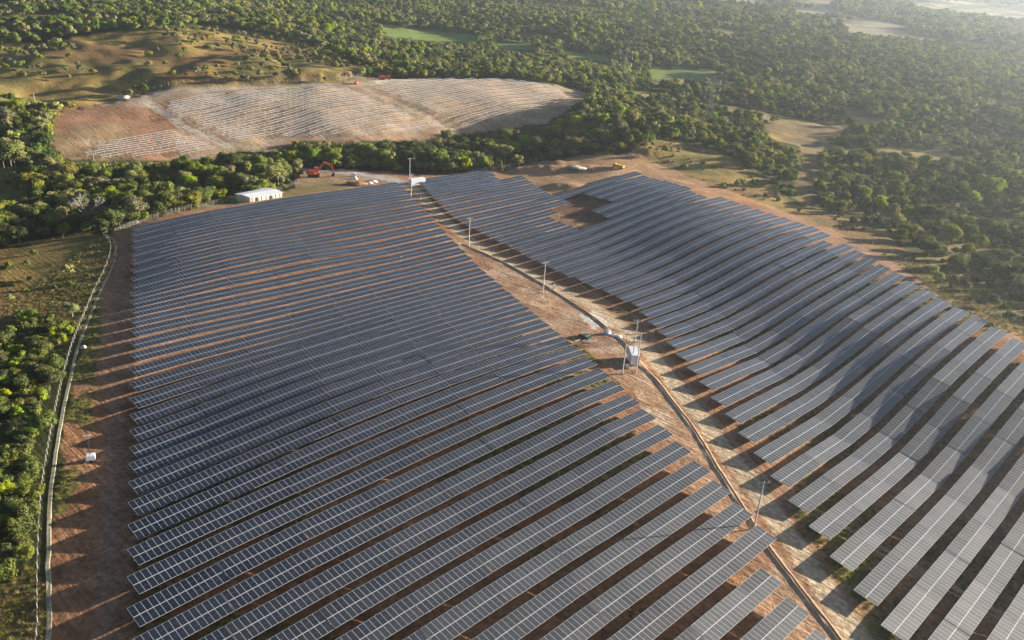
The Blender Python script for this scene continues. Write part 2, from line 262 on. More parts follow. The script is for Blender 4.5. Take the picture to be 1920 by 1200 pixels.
# ------------------------------------------------------------------ mesh building
class MB:
    def __init__(s): s.v = []; s.f = []; s.mi = []; s.uv = []
    def face(s, idx, mi=0, uv=None): s.f.append(tuple(idx)); s.mi.append(mi); s.uv.append(uv)
    def box(s, c, d, mi=0, M=None):
        n = len(s.v); 
        for k in range(8):
            p = Vector((d[0]/2*(1 if k & 1 else -1), d[1]/2*(1 if k & 2 else -1), d[2]/2*(1 if k & 4 else -1)))
            if M is not None: p = M@p
            s.v.append((p.x+c[0], p.y+c[1], p.z+c[2]))
        for q in ((0, 2, 3, 1), (4, 5, 7, 6), (0, 1, 5, 4), (2, 6, 7, 3), (0, 4, 6, 2), (1, 3, 7, 5)): s.face([n+i for i in q], mi)
        return s
    def tube(s, a, b, r0, r1=None, k=6, mi=0, cap=True):
        r1 = r0 if r1 is None else r1; a = Vector(a); b = Vector(b); d = (b-a)
        if d.length < 1e-6: return s
        d.normalize(); x = d.orthogonal().normalized(); y = d.cross(x); n = len(s.v)
        for p, r in ((a, r0), (b, r1)):
            for i in range(k):
                q = p + (x*math.cos(2*math.pi*i/k)+y*math.sin(2*math.pi*i/k))*r; s.v.append(tuple(q))
        for i in range(k): s.face((n+i, n+(i+1) % k, n+k+(i+1) % k, n+k+i), mi)
        if cap: s.face([n+k+i for i in range(k)], mi); s.face([n+k-1-i for i in range(k)], mi)
        return s
    def prism(s, pts, y0, y1, mi=0, M=None):         # outline in xz, extruded along y
        n = len(s.v); k = len(pts)
        for y in (y0, y1):
            for (x, z) in pts:
                p = Vector((x, y, z)); p = M@p if M is not None else p; s.v.append(tuple(p))
        for i in range(k): s.face((n+i, n+k+i, n+k+(i+1) % k, n+(i+1) % k), mi)
        s.face([n+i for i in range(k)], mi); s.face([n+k+k-1-i for i in range(k)], mi); return s
    def blob(s, c, r, mi=0, seed=0, amp=.25, n=(8, 5), flat=True):
        base = len(s.v); rr = random.Random(seed)
        for j in range(n[1]+1):
            t = math.pi/(2 if flat else 1)*j/n[1]
            for i in range(n[0]):
                a = 2*math.pi*i/n[0]; k = 1+amp*(rr.random()-.5)*(1 if j else 0)
                s.v.append((c[0]+r[0]*k*math.sin(t)*math.cos(a), c[1]+r[1]*k*math.sin(t)*math.sin(a), c[2]+r[2]*k*math.cos(t)))
        for j in range(n[1]):
            for i in range(n[0]): a = base+j*n[0]+i; b = base+j*n[0]+(i+1) % n[0]; s.face((a, a+n[0], b+n[0], b), mi)
        return s
    def mesh(s, name, mats, smooth=False):
        me = bpy.data.meshes.new(name); me.from_pydata(s.v, [], s.f)
        for m in mats: me.materials.append(m)
        me.polygons.foreach_set('material_index', s.mi)
        if any(u is not None for u in s.uv):
            ul = me.uv_layers.new(name='UVMap'); k = 0; arr = np.zeros((len(me.loops), 2), np.float32)
            for f, u in zip(s.f, s.uv):
                if u is not None: arr[k:k+len(f)] = u
                k += len(f)
            ul.data.foreach_set('uv', arr.ravel())
        if smooth: me.polygons.foreach_set('use_smooth', [True]*len(me.polygons))
        me.update(); return me
    def build(s, name, mats, parent=None, smooth=False):
        mats = mats if isinstance(mats, (list, tuple)) else [mats]
        o = bpy.data.objects.new(name, s.mesh(name, mats, smooth)); COL.objects.link(o)
        if parent: o.parent = parent
        return o
def tag(o, label=None, cat=None, group=None, kind=None):
    for k, v in (('label', label), ('category', cat), ('group', group), ('kind', kind)):
        if v: o[k] = v
    return o
def empty(name, loc, rz=0, label=None, cat=None, group=None):
    o = bpy.data.objects.new(name, None); COL.objects.link(o); o.location = loc; o.rotation_euler = (0, 0, rz); o.empty_display_size = .5
    return tag(o, label, cat, group)
def copy_tree(o, parent=None):
    c = o.copy(); COL.objects.link(c)
    if parent: c.parent = parent
    for ch in o.children: copy_tree(ch, c)
    return c
def face_to(P, x, y):      # heading of a world point towards another pixel's ground point
    Q = ground_at(x, y); return math.atan2(Q.y-P.y, Q.x-P.x)
# ------------------------------------------------------------------ ground sheet
LINES = {k: (world_line(v[0]), v[1]) for k, v in ROADS.items()}
DITCHW = world_line(DITCH)
PATHW = world_line([(60,1330),(94,1200),(90,1100),(91,1000),(96,900),(112,800),(128,720),(146,650),(170,590),(190,540),(207,510),(219,475),(216,452),(200,440)])
def build_ground():
    th = np.radians(np.arange(-62, 62.01, .17)); rs = [25.0]
    while rs[-1] < 14000: rs.append(rs[-1]*(1.0075 if rs[-1] < 700 else 1.013))
    rs = np.array(rs); TH, RS = np.meshgrid(th, rs); X = RS*np.sin(TH); Y = RS*np.cos(TH); Z = height(X, Y)
    nr, nc = X.shape
    px, py, d = proj(np.stack([X.ravel(), Y.ravel(), Z.ravel()], 1))
    x = X.ravel(); y = Y.ravel(); dist = np.hypot(x, y)
    wob = (fbm(x, y, 9, 31)-.5); pxw = px + wob*26*np.clip(300/dist, .15, 2); pyw = py + (fbm(x, y, 9, 47)-.5)*18*np.clip(300/dist, .1, 2)
    def P(poly): return inpoly(pxw, pyw, poly)
    col = np.tile(np.array([.060, .066, .024]), (len(x), 1))                  # forest floor
    n40 = fbm(x, y, 40, 61); n10 = fbm(x, y, 10, 62); n3 = fbm(x, y, 3, 63)
    def put(mask, c, k=None):
        c = np.array(c); kk = mask.astype(float) if k is None else mask*k
        col[:] = col*(1-kk[:, None]) + c*kk[:, None]
    put(dist > 0, (.10, .095, .035), np.clip((n40-.5)*4, 0, .8))
    dryc = (.36, .24, .075)
    for poly in (DRY, MEADOW, MEADOW2, RGRASS, CLEAR, LCLEAR): put(P(poly), dryc)
    rh = (px > 1180) & (py > 150) & ~P(FARM); put(rh, (.30, .23, .08), np.clip((.50-fbm(x, y, 34, 205))*14, 0, .9)); put((dist > 600) & ~rh, (.24, .20, .07), np.clip((.44-fbm(x, y, 90, 207))*12, 0, .8))
    g = P(DRY) | P(MEADOW) | P(MEADOW2) | P(RGRASS) | P(CLEAR) | P(LCLEAR)
    put(g, (.17, .15, .04), np.clip((n10-.50)*6, 0, .8)); put(g, (.22, .12, .055), np.clip((n40-.52)*6, 0, .7))
    put(P(MEADOW2), (.10, .09, .03), .6); put(P(LCLEAR), (.11, .14, .035), .7)
    put(P(CLEAR), (.22, .16, .09), .6*np.clip((n10-.3)*4, 0, 1))
    for f in FIELDS: put(P(f), (.20, .27, .06))
    for f in PALE: put(P(f), (.40, .33, .20), np.clip((n40-.35)*5, 0, 1))
    farx = (dist > 1500)*np.clip((fbm(x, y, 300, 71)-.56)*12, 0, 1); put(dist > 0, (.36, .30, .19), farx)
    soil = (.36, .185, .092)
    s = P(SITE); put(s, (.42, .28, .16)); put(s, (.50, .36, .25), np.clip((n10-.45)*5, 0, 1)); put(s & (px < 330) & (py > 200), (.42, .21, .11), .8)
    put(s & (n40 > .62), (.24, .22, .12), .5)
    F = P(FARM); put(F, soil); put(F, (.27, .13, .065), np.clip((n10-.5)*4, 0, .9)); put(F, (.42, .25, .14), np.clip((n40-.5)*4, 0, .6))
    a = x*UU[0]+y*UU[1]; b = x*NN[0]+y*NN[1]
    # grass between the rows: yellow green patches, commoner towards the lower middle and the right field's near edge
    gr = np.clip((fbm(x, y, 24, 81)-.50)*7, 0, 1)*np.clip((b+175)/45, 0, 1); inrow = F & (a > 45-3.1*(b+126)/7.35)
    put(inrow, (.20, .185, .045), gr*np.where(a > 175, .45, .9)*np.clip((n3-.25)*3, 0, 1))
    mid = F & P([(870,455),(1000,510),(1180,650),(1300,800),(1500,1090),(1620,1300),(1500,1300),(1200,740),(1090,650),(940,545),(800,425)])
    put(mid, (.40, .245, .145)); put(mid, (.50, .36, .24), np.clip((n10-.5)*5, 0, .8)); put(mid, (.30, .16, .09), np.clip((fbm(x, y, 5, 91)-.55)*6, 0, .8))
    stp = P(STRIP); put(stp, (.22, .19, .06), np.clip((n10-.35)*4, 0, .9)*(px < 190))
    put(P([(545,352),(700,338),(760,330),(560,318)]), (.40, .26, .15)); put(P([(470,385),(700,343),(640,335),(540,345)]), (.26, .22, .09), .7)
    put(P([(330,402),(470,378),(545,352),(560,345),(440,372),(300,395),(215,432)]), (.30, .24, .14), .8)
    put(P([(960,318),(1050,298),(1190,286),(1300,330),(1180,330),(1060,400),(1150,420),(1100,430),(1030,395),(1000,350),(890,330)]), (.42, .25, .13))
    put(P([(1090,590),(1120,578),(1150,612),(1110,615)]), (.66, .60, .50), .9)
    put(P([(1030,390),(1075,362),(1150,375),(1165,400),(1130,425),(1060,405)]), (.22, .115, .07))
    tan = (.54, .41, .26)
    for k, (ln, wd) in LINES.items():
        dd = linedist(x, y, ln) + (n3-.5)*1.2
        c = {'left': (.33, .20, .13), 'right': (.36, .23, .16), 'siteA': (.56, .46, .33), 'siteB': (.52, .40, .28), 'siteC': (.50, .30, .17), 'access': (.46, .42, .36), 'trail': (.20, .15, .09), 'loader': (.48, .31, .17)}.get(k, tan)
        put(dd < 1e8, c, np.clip((wd/2-dd)/1.0+.5, 0, 1)*(.95 if k not in ('left', 'right', 'trail') else .8))
    v = np.stack([x, y, Z.ravel()], 1).astype(np.float32)
    ii = np.arange(nr*nc).reshape(nr, nc); q = np.stack([ii[:-1, :-1], ii[:-1, 1:], ii[1:, 1:], ii[1:, :-1]], -1).reshape(-1, 4)[:, ::-1]
    me = bpy.data.meshes.new('ground'); me.vertices.add(len(v)); me.vertices.foreach_set('co', v.ravel())
    me.loops.add(q.size); me.loops.foreach_set('vertex_index', q.ravel().astype(np.int32)); me.polygons.add(len(q))
    me.polygons.foreach_set('loop_start', np.arange(0, q.size, 4, dtype=np.int32)); me.polygons.foreach_set('use_smooth', np.ones(len(q), bool))
    me.update(calc_edges=True)
    at = me.color_attributes.new('Col', 'FLOAT_COLOR', 'POINT'); at.data.foreach_set('color', np.concatenate([col, np.ones((len(x), 1))], 1).astype(np.float32).ravel())
    o = bpy.data.objects.new('ground', me); COL.objects.link(o); tag(o, kind='structure')
    m = bpy.data.materials.new('earth_and_grass'); m.use_nodes = True; t = m.node_tree; N = t.nodes; L = t.links; b_ = N['Principled BSDF']; b_.inputs['Roughness'].default_value = .95; b_.inputs['Specular IOR Level'].default_value = .1
    ca = N.new('ShaderNodeVertexColor'); ca.layer_name = 'Col'; geo = N.new('ShaderNodeNewGeometry')
    def noise(s_, det, seed=0):
        n = N.new('ShaderNodeTexNoise'); n.inputs['Scale'].default_value = s_; n.inputs['Detail'].default_value = det; n.inputs['Roughness'].default_value = .65
        mp = N.new('ShaderNodeMapping'); mp.inputs['Location'].default_value = (seed, seed*2, 0); L.new(geo.outputs['Position'], mp.inputs[0]); L.new(mp.outputs[0], n.inputs['Vector']); return n
    n1 = noise(.9, 7); n2 = noise(.12, 5, 30)
    mr = N.new('ShaderNodeMapRange'); mr.inputs['From Min'].default_value = .3; mr.inputs['From Max'].default_value = .7; mr.inputs['To Min'].default_value = .55; mr.inputs['To Max'].default_value = 1.4; L.new(n1.outputs['Fac'], mr.inputs['Value'])
    mr2 = N.new('ShaderNodeMapRange'); mr2.inputs['From Min'].default_value = .3; mr2.inputs['From Max'].default_value = .7; mr2.inputs['To Min'].default_value = .8; mr2.inputs['To Max'].default_value = 1.2; L.new(n2.outputs['Fac'], mr2.inputs['Value'])
    mu = N.new('ShaderNodeMath'); mu.operation = 'MULTIPLY'; L.new(mr.outputs[0], mu.inputs[0]); L.new(mr2.outputs[0], mu.inputs[1])
    vm = N.new('ShaderNodeVectorMath'); vm.operation = 'SCALE'; L.new(ca.outputs[0], vm.inputs[0]); L.new(mu.outputs[0], vm.inputs['Scale']); L.new(vm.outputs[0], b_.inputs['Base Color'])
    du = N.new('ShaderNodeVectorMath'); du.operation = 'DOT_PRODUCT'; du.inputs[1].default_value = tuple(UU*.9); L.new(geo.outputs['Position'], du.inputs[0])
    dn = N.new('ShaderNodeVectorMath'); dn.operation = 'DOT_PRODUCT'; dn.inputs[1].default_value = tuple(NN*.06); L.new(geo.outputs['Position'], dn.inputs[0])
    cx = N.new('ShaderNodeCombineXYZ'); L.new(du.outputs['Value'], cx.inputs[0]); L.new(dn.outputs['Value'], cx.inputs[1]); n3 = N.new('ShaderNodeTexNoise'); n3.inputs['Scale'].default_value = 1.0; n3.inputs['Detail'].default_value = 5; n3.inputs['Distortion'].default_value = .6; L.new(cx.outputs[0], n3.inputs['Vector'])
    mr3 = N.new('ShaderNodeMapRange'); mr3.inputs['From Min'].default_value = .35; mr3.inputs['From Max'].default_value = .65; mr3.inputs['To Min'].default_value = .84; mr3.inputs['To Max'].default_value = 1.15; L.new(n3.outputs['Fac'], mr3.inputs['Value'])
    mu2 = N.new('ShaderNodeMath'); mu2.operation = 'MULTIPLY'; L.new(mu.outputs[0], mu2.inputs[0]); L.new(mr3.outputs[0], mu2.inputs[1]); L.new(mu2.outputs[0], vm.inputs['Scale'])
    hm_ = N.new('ShaderNodeMath'); hm_.operation = 'ADD'; L.new(n1.outputs['Fac'], hm_.inputs[0]); L.new(n3.outputs['Fac'], hm_.inputs[1])
    bp = N.new('ShaderNodeBump'); bp.inputs['Strength'].default_value = .8; bp.inputs['Distance'].default_value = .4; L.new(hm_.outputs[0], bp.inputs['Height']); L.new(bp.outputs[0], b_.inputs['Normal'])
    me.materials.append(m)
build_ground()
# ------------------------------------------------------------------ solar tables
MODW = 1.154
def bank_mesh(nm, y0, y1, name):
    Lx = nm*MODW-.02; b = MB(); n = len(b.v); th = .035
    for z in (0, -th):
        for (x, y) in ((-Lx/2, y0), (Lx/2, y0), (Lx/2, y1), (-Lx/2, y1)): b.v.append((x, y, z))
    b.face((0, 1, 2, 3), 0, [(0, 0), (nm, 0), (nm, 1), (0, 1)]); b.face((7, 6, 5, 4), 1)
    for i in range(4): b.face((i, i+4, (i+1) % 4+4, (i+1) % 4), 1)
    me = b.mesh(name, [M_PANEL, M_ALU]); return me
HS = SLANT/2; TM = Matrix.Rotation(TILT, 4, 'X')
def make_table(nm):
    root = empty('solar_table', (0, 0, 0))
    Lx = nm*MODW
    for y0, y1 in ((.035, HS), (-HS, -.035)):
        o = bpy.data.objects.new('panel_bank', bank_mesh(nm, y0, y1, 'panel_bank')); COL.objects.link(o); o.parent = root; o.matrix_local = Matrix.Translation((0, 0, MIDH))@TM
    rl = MB()
    for y in (-1.7, -.65, .65, 1.7): rl.box((0, y, -.09), (Lx-.1, .06, .08))
    rl.box((0, 0, -.012), (Lx-.04, .075, .02), 1)
    o = rl.build('support_rail', [M_STEEL, M_ALU], root); o.matrix_local = Matrix.Translation((0, 0, MIDH))@TM
    n = 4 if nm > 8 else 2
    for i in range(n):
        x = Lx*((i+.5)/n-.5); lg = MB()
        lg.box((0, 0, MIDH/2-.35), (.11, .14, MIDH+.5)); lg.tube((0, .05, MIDH-.75), (0, 1.3, MIDH+.02), .035, k=4); lg.tube((0, -.05, MIDH-.75), (0, -1.3, MIDH-.3), .035, k=4); lg.box((0, 0, MIDH-.17), (.08, 3.4, .08), 0, TM.to_3x3())
        lo = lg.build('leg', M_STEEL, root); lo.location = (x, 0, 0)
    return root
LEFTR = {11: 129.7, 10: 135.1, 9: 140.5, 8: 145.9, 7: 148.6, 6: 151.4, 5: 154.6, 4: 157.2, 3: 160.4, 2: 163.2, 1: 166.2, 0: 169.2, -1: 172.2, -2: 175.3, -3: 178.4, -4: 181.8, -5: 184.7, -6: 187.6, -7: 190.6, -8: 193.7, -9: 196.9, -10: 199.9, -11: 203.3, -12: 206.3, -13: 209.3, -14: 212.3, -15: 215.3, -16: 218.4, -17: 221.2, -18: 224.1, -19: 226.8, -20: 229.8, -21: 233.4, -22: 236.9, -23: 240.1, -24: 243.4, -25: 246.5, -26: 249.7, -27: 253.2, 12: 124.5, 13: 119.2}
RIGHTL = {7: 166.2, 8: 161.1, 9: 155.9, 10: 150.9, 11: 145.5, 12: 140.8, 13: 136.3, 14: 131.3, 15: 126.3, 16: 121.5, 6: 171.4, 5: 177.2, 4: 182.0, 3: 187.5, 2: 192.4, 1: 197.7, 0: 203.1, -1: 209.1, -2: 214.1, -3: 219.4, -4: 224.4, -5: 225.4, -6: 226.9, -7: 227.5, -8: 229.0, -9: 229.7, -10: 231.0, -11: 232.0, -12: 233.2, -13: 234.9, -14: 236.3, -15: 237.2, -16: 238.2, -17: 239.5, -18: 240.4, -19: 241.6, -20: 243.4, -21: 246.2, -22: 249.3, -23: 252.6, -24: 255.8, -25: 259.7, -26: 263.8, -27: 267.7}
RIGHTR = {10: 280.2, 9: 284.8, 8: 289.1, 7: 294.7, 6: 299.4, 5: 304.6, 4: 310.5, 3: 315.2, 2: 320.2, 1: 325.7, 0: 331.0, -1: 336.5, -2: 340.6, -3: 348.8, -4: 352.0, -5: 354.0, -6: 354.7, -7: 356.1, -8: 356.9, -9: 358.2, -10: 358.6, -11: 359.6, -12: 359.8, -13: 361.2, -14: 362.6, -15: 364.7, -16: 365.4, -17: 366.8, -18: 367.9, -19: 369.3, -20: 305.5, -21: 308.8, -22: 314.6, -23: 319.1, -24: 321.2, -25: 311.9, -26: 317.2, -27: 321.6}
for k in range(11, 17): RIGHTR[k] = 280.2-4.7*(k-10)
HOLE = {-18: (306.5, 320.7), -17: (288.4, 319.6), -16: (283.2, 319.4), -15: (279.3, 300.6), -14: (279, 298.7)}
segs = []
for K in range(13, -28, -1): segs.append(('left', K, 40.4-3.13*K, LEFTR[K]))
for K in range(16, -28, -1):
    if K in HOLE: segs += [('right', K, RIGHTL[K], HOLE[K][0]), ('right', K, HOLE[K][1], RIGHTR[K])]
    else: segs.append(('right', K, RIGHTL[K], RIGHTR[K]))
TL = 14*MODW; GAP = .13
places = []
for side, K, a0, a1 in segs:
    a = a0; i = 0
    while a1-a > 5.5:
        nm = 14 if a1-a > TL*.78 else 7
        i += 1; places.append((side, K, a, nm, i)); a += nm*MODW + GAP
pl = np.array([(a, B0+PITCHROW*K+HS, nm) for s_, K, a, nm, i in places])
EA = np.concatenate([pl[:, 0], pl[:, 0]+pl[:, 2]*MODW]); EB = np.concatenate([pl[:, 1]]*2)
EZ = hbase(EA*UU[0]+EB*NN[0], EA*UU[1]+EB*NN[1]).reshape(2, -1)
info = []
for n, (side, K, a, nm, i) in enumerate(places):
    ac = a+nm*MODW/2; b = pl[n, 1]; z0, z1 = EZ[:, n]
    c = UU*ac+NN*b; zc = (z0+z1)/2; sl_ = math.atan2(z1-z0, nm*MODW)
    px, py, d = proj([c[0], c[1], zc+MIDH])
    if not (-140 < px[0] < 2060 and py[0] < 1330): continue
    info.append((float(d[0]), side, K, nm, i, (c[0], c[1], zc), sl_))
info.sort(key=lambda q: q[0])
seen = {}
T14 = make_table(14); T7 = make_table(7); used = set()
def ordi(n): return '%d%s' % (n, 'th' if 10 <= n % 100 <= 20 else {1: 'st', 2: 'nd', 3: 'rd'}.get(n % 10, 'th'))
vis = [q for q in info if 0]
rest = MB()
for n, (d, side, K, nm, i, c, s_) in enumerate(info):
    jt = random.gauss(0, .004); js = random.gauss(0, .0025); jz = random.gauss(0, .03)
    if n < 300:
        src = T14 if nm == 14 else T7
        if nm in used: o = copy_tree(src)
        else: o = src; used.add(nm)
        o.location = (c[0], c[1], c[2]+jz); o.rotation_euler = (jt, -s_+js, YAW)
        row = 28+K if side == 'left' else 28+K
        look = 'dark navy' if side == 'left' else 'silvery grey'
        tag(o, '%s solar table, %s in the %s row from the back, %s field' % (look, ordi(i), ordi(row), side), 'solar table', 'solar tables standing in rows across the field')
    else:
        M = Matrix.Translation((c[0], c[1], c[2]+jz))@Matrix.Rotation(YAW, 4, 'Z')@Matrix.Rotation(-s_+js, 4, 'Y')@Matrix.Rotation(jt, 4, 'X')
        T = M@Matrix.Translation((0, 0, MIDH))@TM; Lx = nm*MODW-.02
        for y0, y1 in ((.035, HS), (-HS, -.035)):
            k = len(rest.v)
            for z in (0, -.035):
                for (x, y) in ((-Lx/2, y0), (Lx/2, y0), (Lx/2, y1), (-Lx/2, y1)): rest.v.append(tuple(T@Vector((x, y, z))))
            u0 = 16*n
            rest.face((k, k+1, k+2, k+3), 0, [(u0, 0), (u0+nm, 0), (u0+nm, 1), (u0, 1)]); rest.face((k+7, k+6, k+5, k+4), 1)
            for j in range(4): rest.face((k+j, k+j+4, k+(j+1) % 4+4, k+(j+1) % 4), 1)
        rest.box(T@Vector((0, 0, -.012)), (Lx, .075, .02), 1, T.to_3x3())
        for y in (-1.7, 1.7): rest.box(T@Vector((0, y, -.09)), (Lx, .06, .08), 2, T.to_3x3())
        for j in range(4 if nm > 8 else 2):
            x = Lx*((j+.5)/(4 if nm > 8 else 2)-.5); p = M@Vector((x, 0, MIDH/2-.3)); rest.box(p, (.11, .14, MIDH+.4), 2, M.to_3x3())
            rest.box(T@Vector((x, 0, -.15)), (.08, 3.4, .08), 2, T.to_3x3())
if 7 not in used:
    for ch in list(T7.children): bpy.data.objects.remove(ch)
    bpy.data.objects.remove(T7)
o = rest.build('distant_solar_tables', [M_PANEL, M_ALU, M_STEEL]); tag(o, 'far rows of dark blue solar tables packed close towards the back of the farm', 'solar tables', kind='stuff')
print('tables', len(info))
# ------------------------------------------------------------------ trees
L_DARK = leaf_mat('dark_foliage', (.100, .138, .026)); L_MID = leaf_mat('olive_foliage', (.21, .225, .045)); L_LIME = leaf_mat('lime_foliage', (.25, .30, .035), .25, .35)
L_PALE = leaf_mat('pale_foliage', (.27, .26, .10)); L_BUSH = leaf_mat('bush_foliage', (.16, .185, .042), .35, .3); L_GRASS = leaf_mat('grass_blades', (.20, .19, .055), .4, .3); L_DRYG = leaf_mat('dry_grass_blades', (.34, .27, .11), .3, .3)
def crown_mesh(name, seed, R_, H, z0, lobes, leaves, size, m, flat=1.0, core=.72):
    rg = np.random.default_rng(seed); b_v = []; cen = []
    for i in range(lobes):
        a = rg.uniform(0, 2*math.pi); rr = R_*.68*math.sqrt(rg.uniform(0.02, 1)); zz = z0 + H*(.30+.5*rg.uniform()*(1-(rr/R_)**2*.6)); lr = R_*rg.uniform(.30, .50)
        cen.append((rr*math.cos(a), rr*math.sin(a), zz, lr))
    cen.append((0, 0, z0+H*.55, R_*.5)); cen = np.array(cen)
    pick = rg.choice(len(cen), leaves, p=cen[:, 3]**2/np.sum(cen[:, 3]**2)); d = rg.normal(size=(leaves, 3)); d[:, 2] += .25; d /= np.linalg.norm(d, axis=1)[:, None]
    rad = cen[pick, 3]*rg.uniform(.72, 1.12, leaves); c = cen[pick, :3] + d*rad[:, None]*np.array([1, 1, flat*.8])
    nrm = d + rg.normal(size=(leaves, 3))*.45; nrm /= np.linalg.norm(nrm, axis=1)[:, None]
    t = np.cross(nrm, rg.normal(size=(leaves, 3))); t /= np.linalg.norm(t, axis=1)[:, None]; s = np.cross(nrm, t)
    sz = size*rg.uniform(.55, 1.3, leaves)[:, None]
    q = np.stack([c-t*sz*.5, c+s*sz*.33, c+t*sz*.5, c-s*sz*.33], 1).reshape(-1, 3)
    b = MB(); b.v = [tuple(p) for p in q]; b.f = [(4*i, 4*i+1, 4*i+2, 4*i+3) for i in range(leaves)]; b.mi = [0]*leaves; b.uv = [None]*leaves
    for k in cen: b.blob((k[0], k[1], k[2]), (k[3]*core, k[3]*core, k[3]*core*flat*.85), 0, seed+3, .5, (7, 4), False)
    return b.mesh(name, [m])
def trunk_mb(seed, h, r, spread, mi=0, nl=5):
    rg = random.Random(seed); b = MB(); p = Vector((0, 0, -.6)); q = Vector((rg.uniform(-.3, .3), rg.uniform(-.3, .3), h*.45)); b.tube(p, q, r, r*.7, 6, mi)
    for i in range(nl):
        a = 2*math.pi*i/nl+rg.uniform(-.4, .4); e = q + Vector((math.cos(a)*spread*rg.uniform(.5, 1), math.sin(a)*spread*rg.uniform(.5, 1), h*rg.uniform(.3, .5))); b.tube(q, e, r*.5, r*.15, 5, mi)
    return b
KINDS = {   # crown radius, height, crown base, lobes, leaves, leaf size, leaf, bark, flatness
 'dark': (4.4, 6.5, 2.2, 12, 2300, .58, L_DARK, M_BARK, .9), 'olive': (4.2, 6.0, 2.0, 11, 2200, .55, L_MID, M_BARK, .85),
 'lime': (4.0, 7.0, 2.0, 11, 2300, .55, L_LIME, M_BARK, 1.0), 'pale': (4.3, 6.0, 2.6, 9, 1500, .5, L_PALE, M_PALEBARK, .8), 'bush': (2.4, 2.8, .0, 8, 1500, .32, L_BUSH, M_BARK, .8)}
PROTO = {}
for kd, (r_, h_, z_, lo_, le_, si_, lm_, bk_, fl_) in KINDS.items():
    for v in range(2):
        cm = crown_mesh('crown', 100+v*7+len(kd), r_, h_, z_, lo_, le_, si_, lm_, fl_)
        tm = trunk_mb(50+v, z_+h_*.6, .22 if kd != 'bush' else .08, r_*.55).mesh('trunk', [bk_])
        PROTO[kd, v] = (cm, tm)
def bare_mesh(seed):
    rg = random.Random(seed); b = MB()
    def br(p, d, l, r, n):
        e = p+d*l; b.tube(p, e, r, r*.6, 5 if n > 2 else 3)
        if n == 0: return
        for i in range(3 if n > 1 else 4):
            nd = (d+Vector((rg.uniform(-.8, .8), rg.uniform(-.8, .8), rg.uniform(-.2, .55)))).normalized(); br(e, nd, l*rg.uniform(.6, .85), r*.55, n-1)
    br(Vector((0, 0, -.5)), Vector((0, 0, 1)), 3.2, .26, 5); return b
BAREM = bare_mesh(4).mesh('branches', [M_PALEBARK])
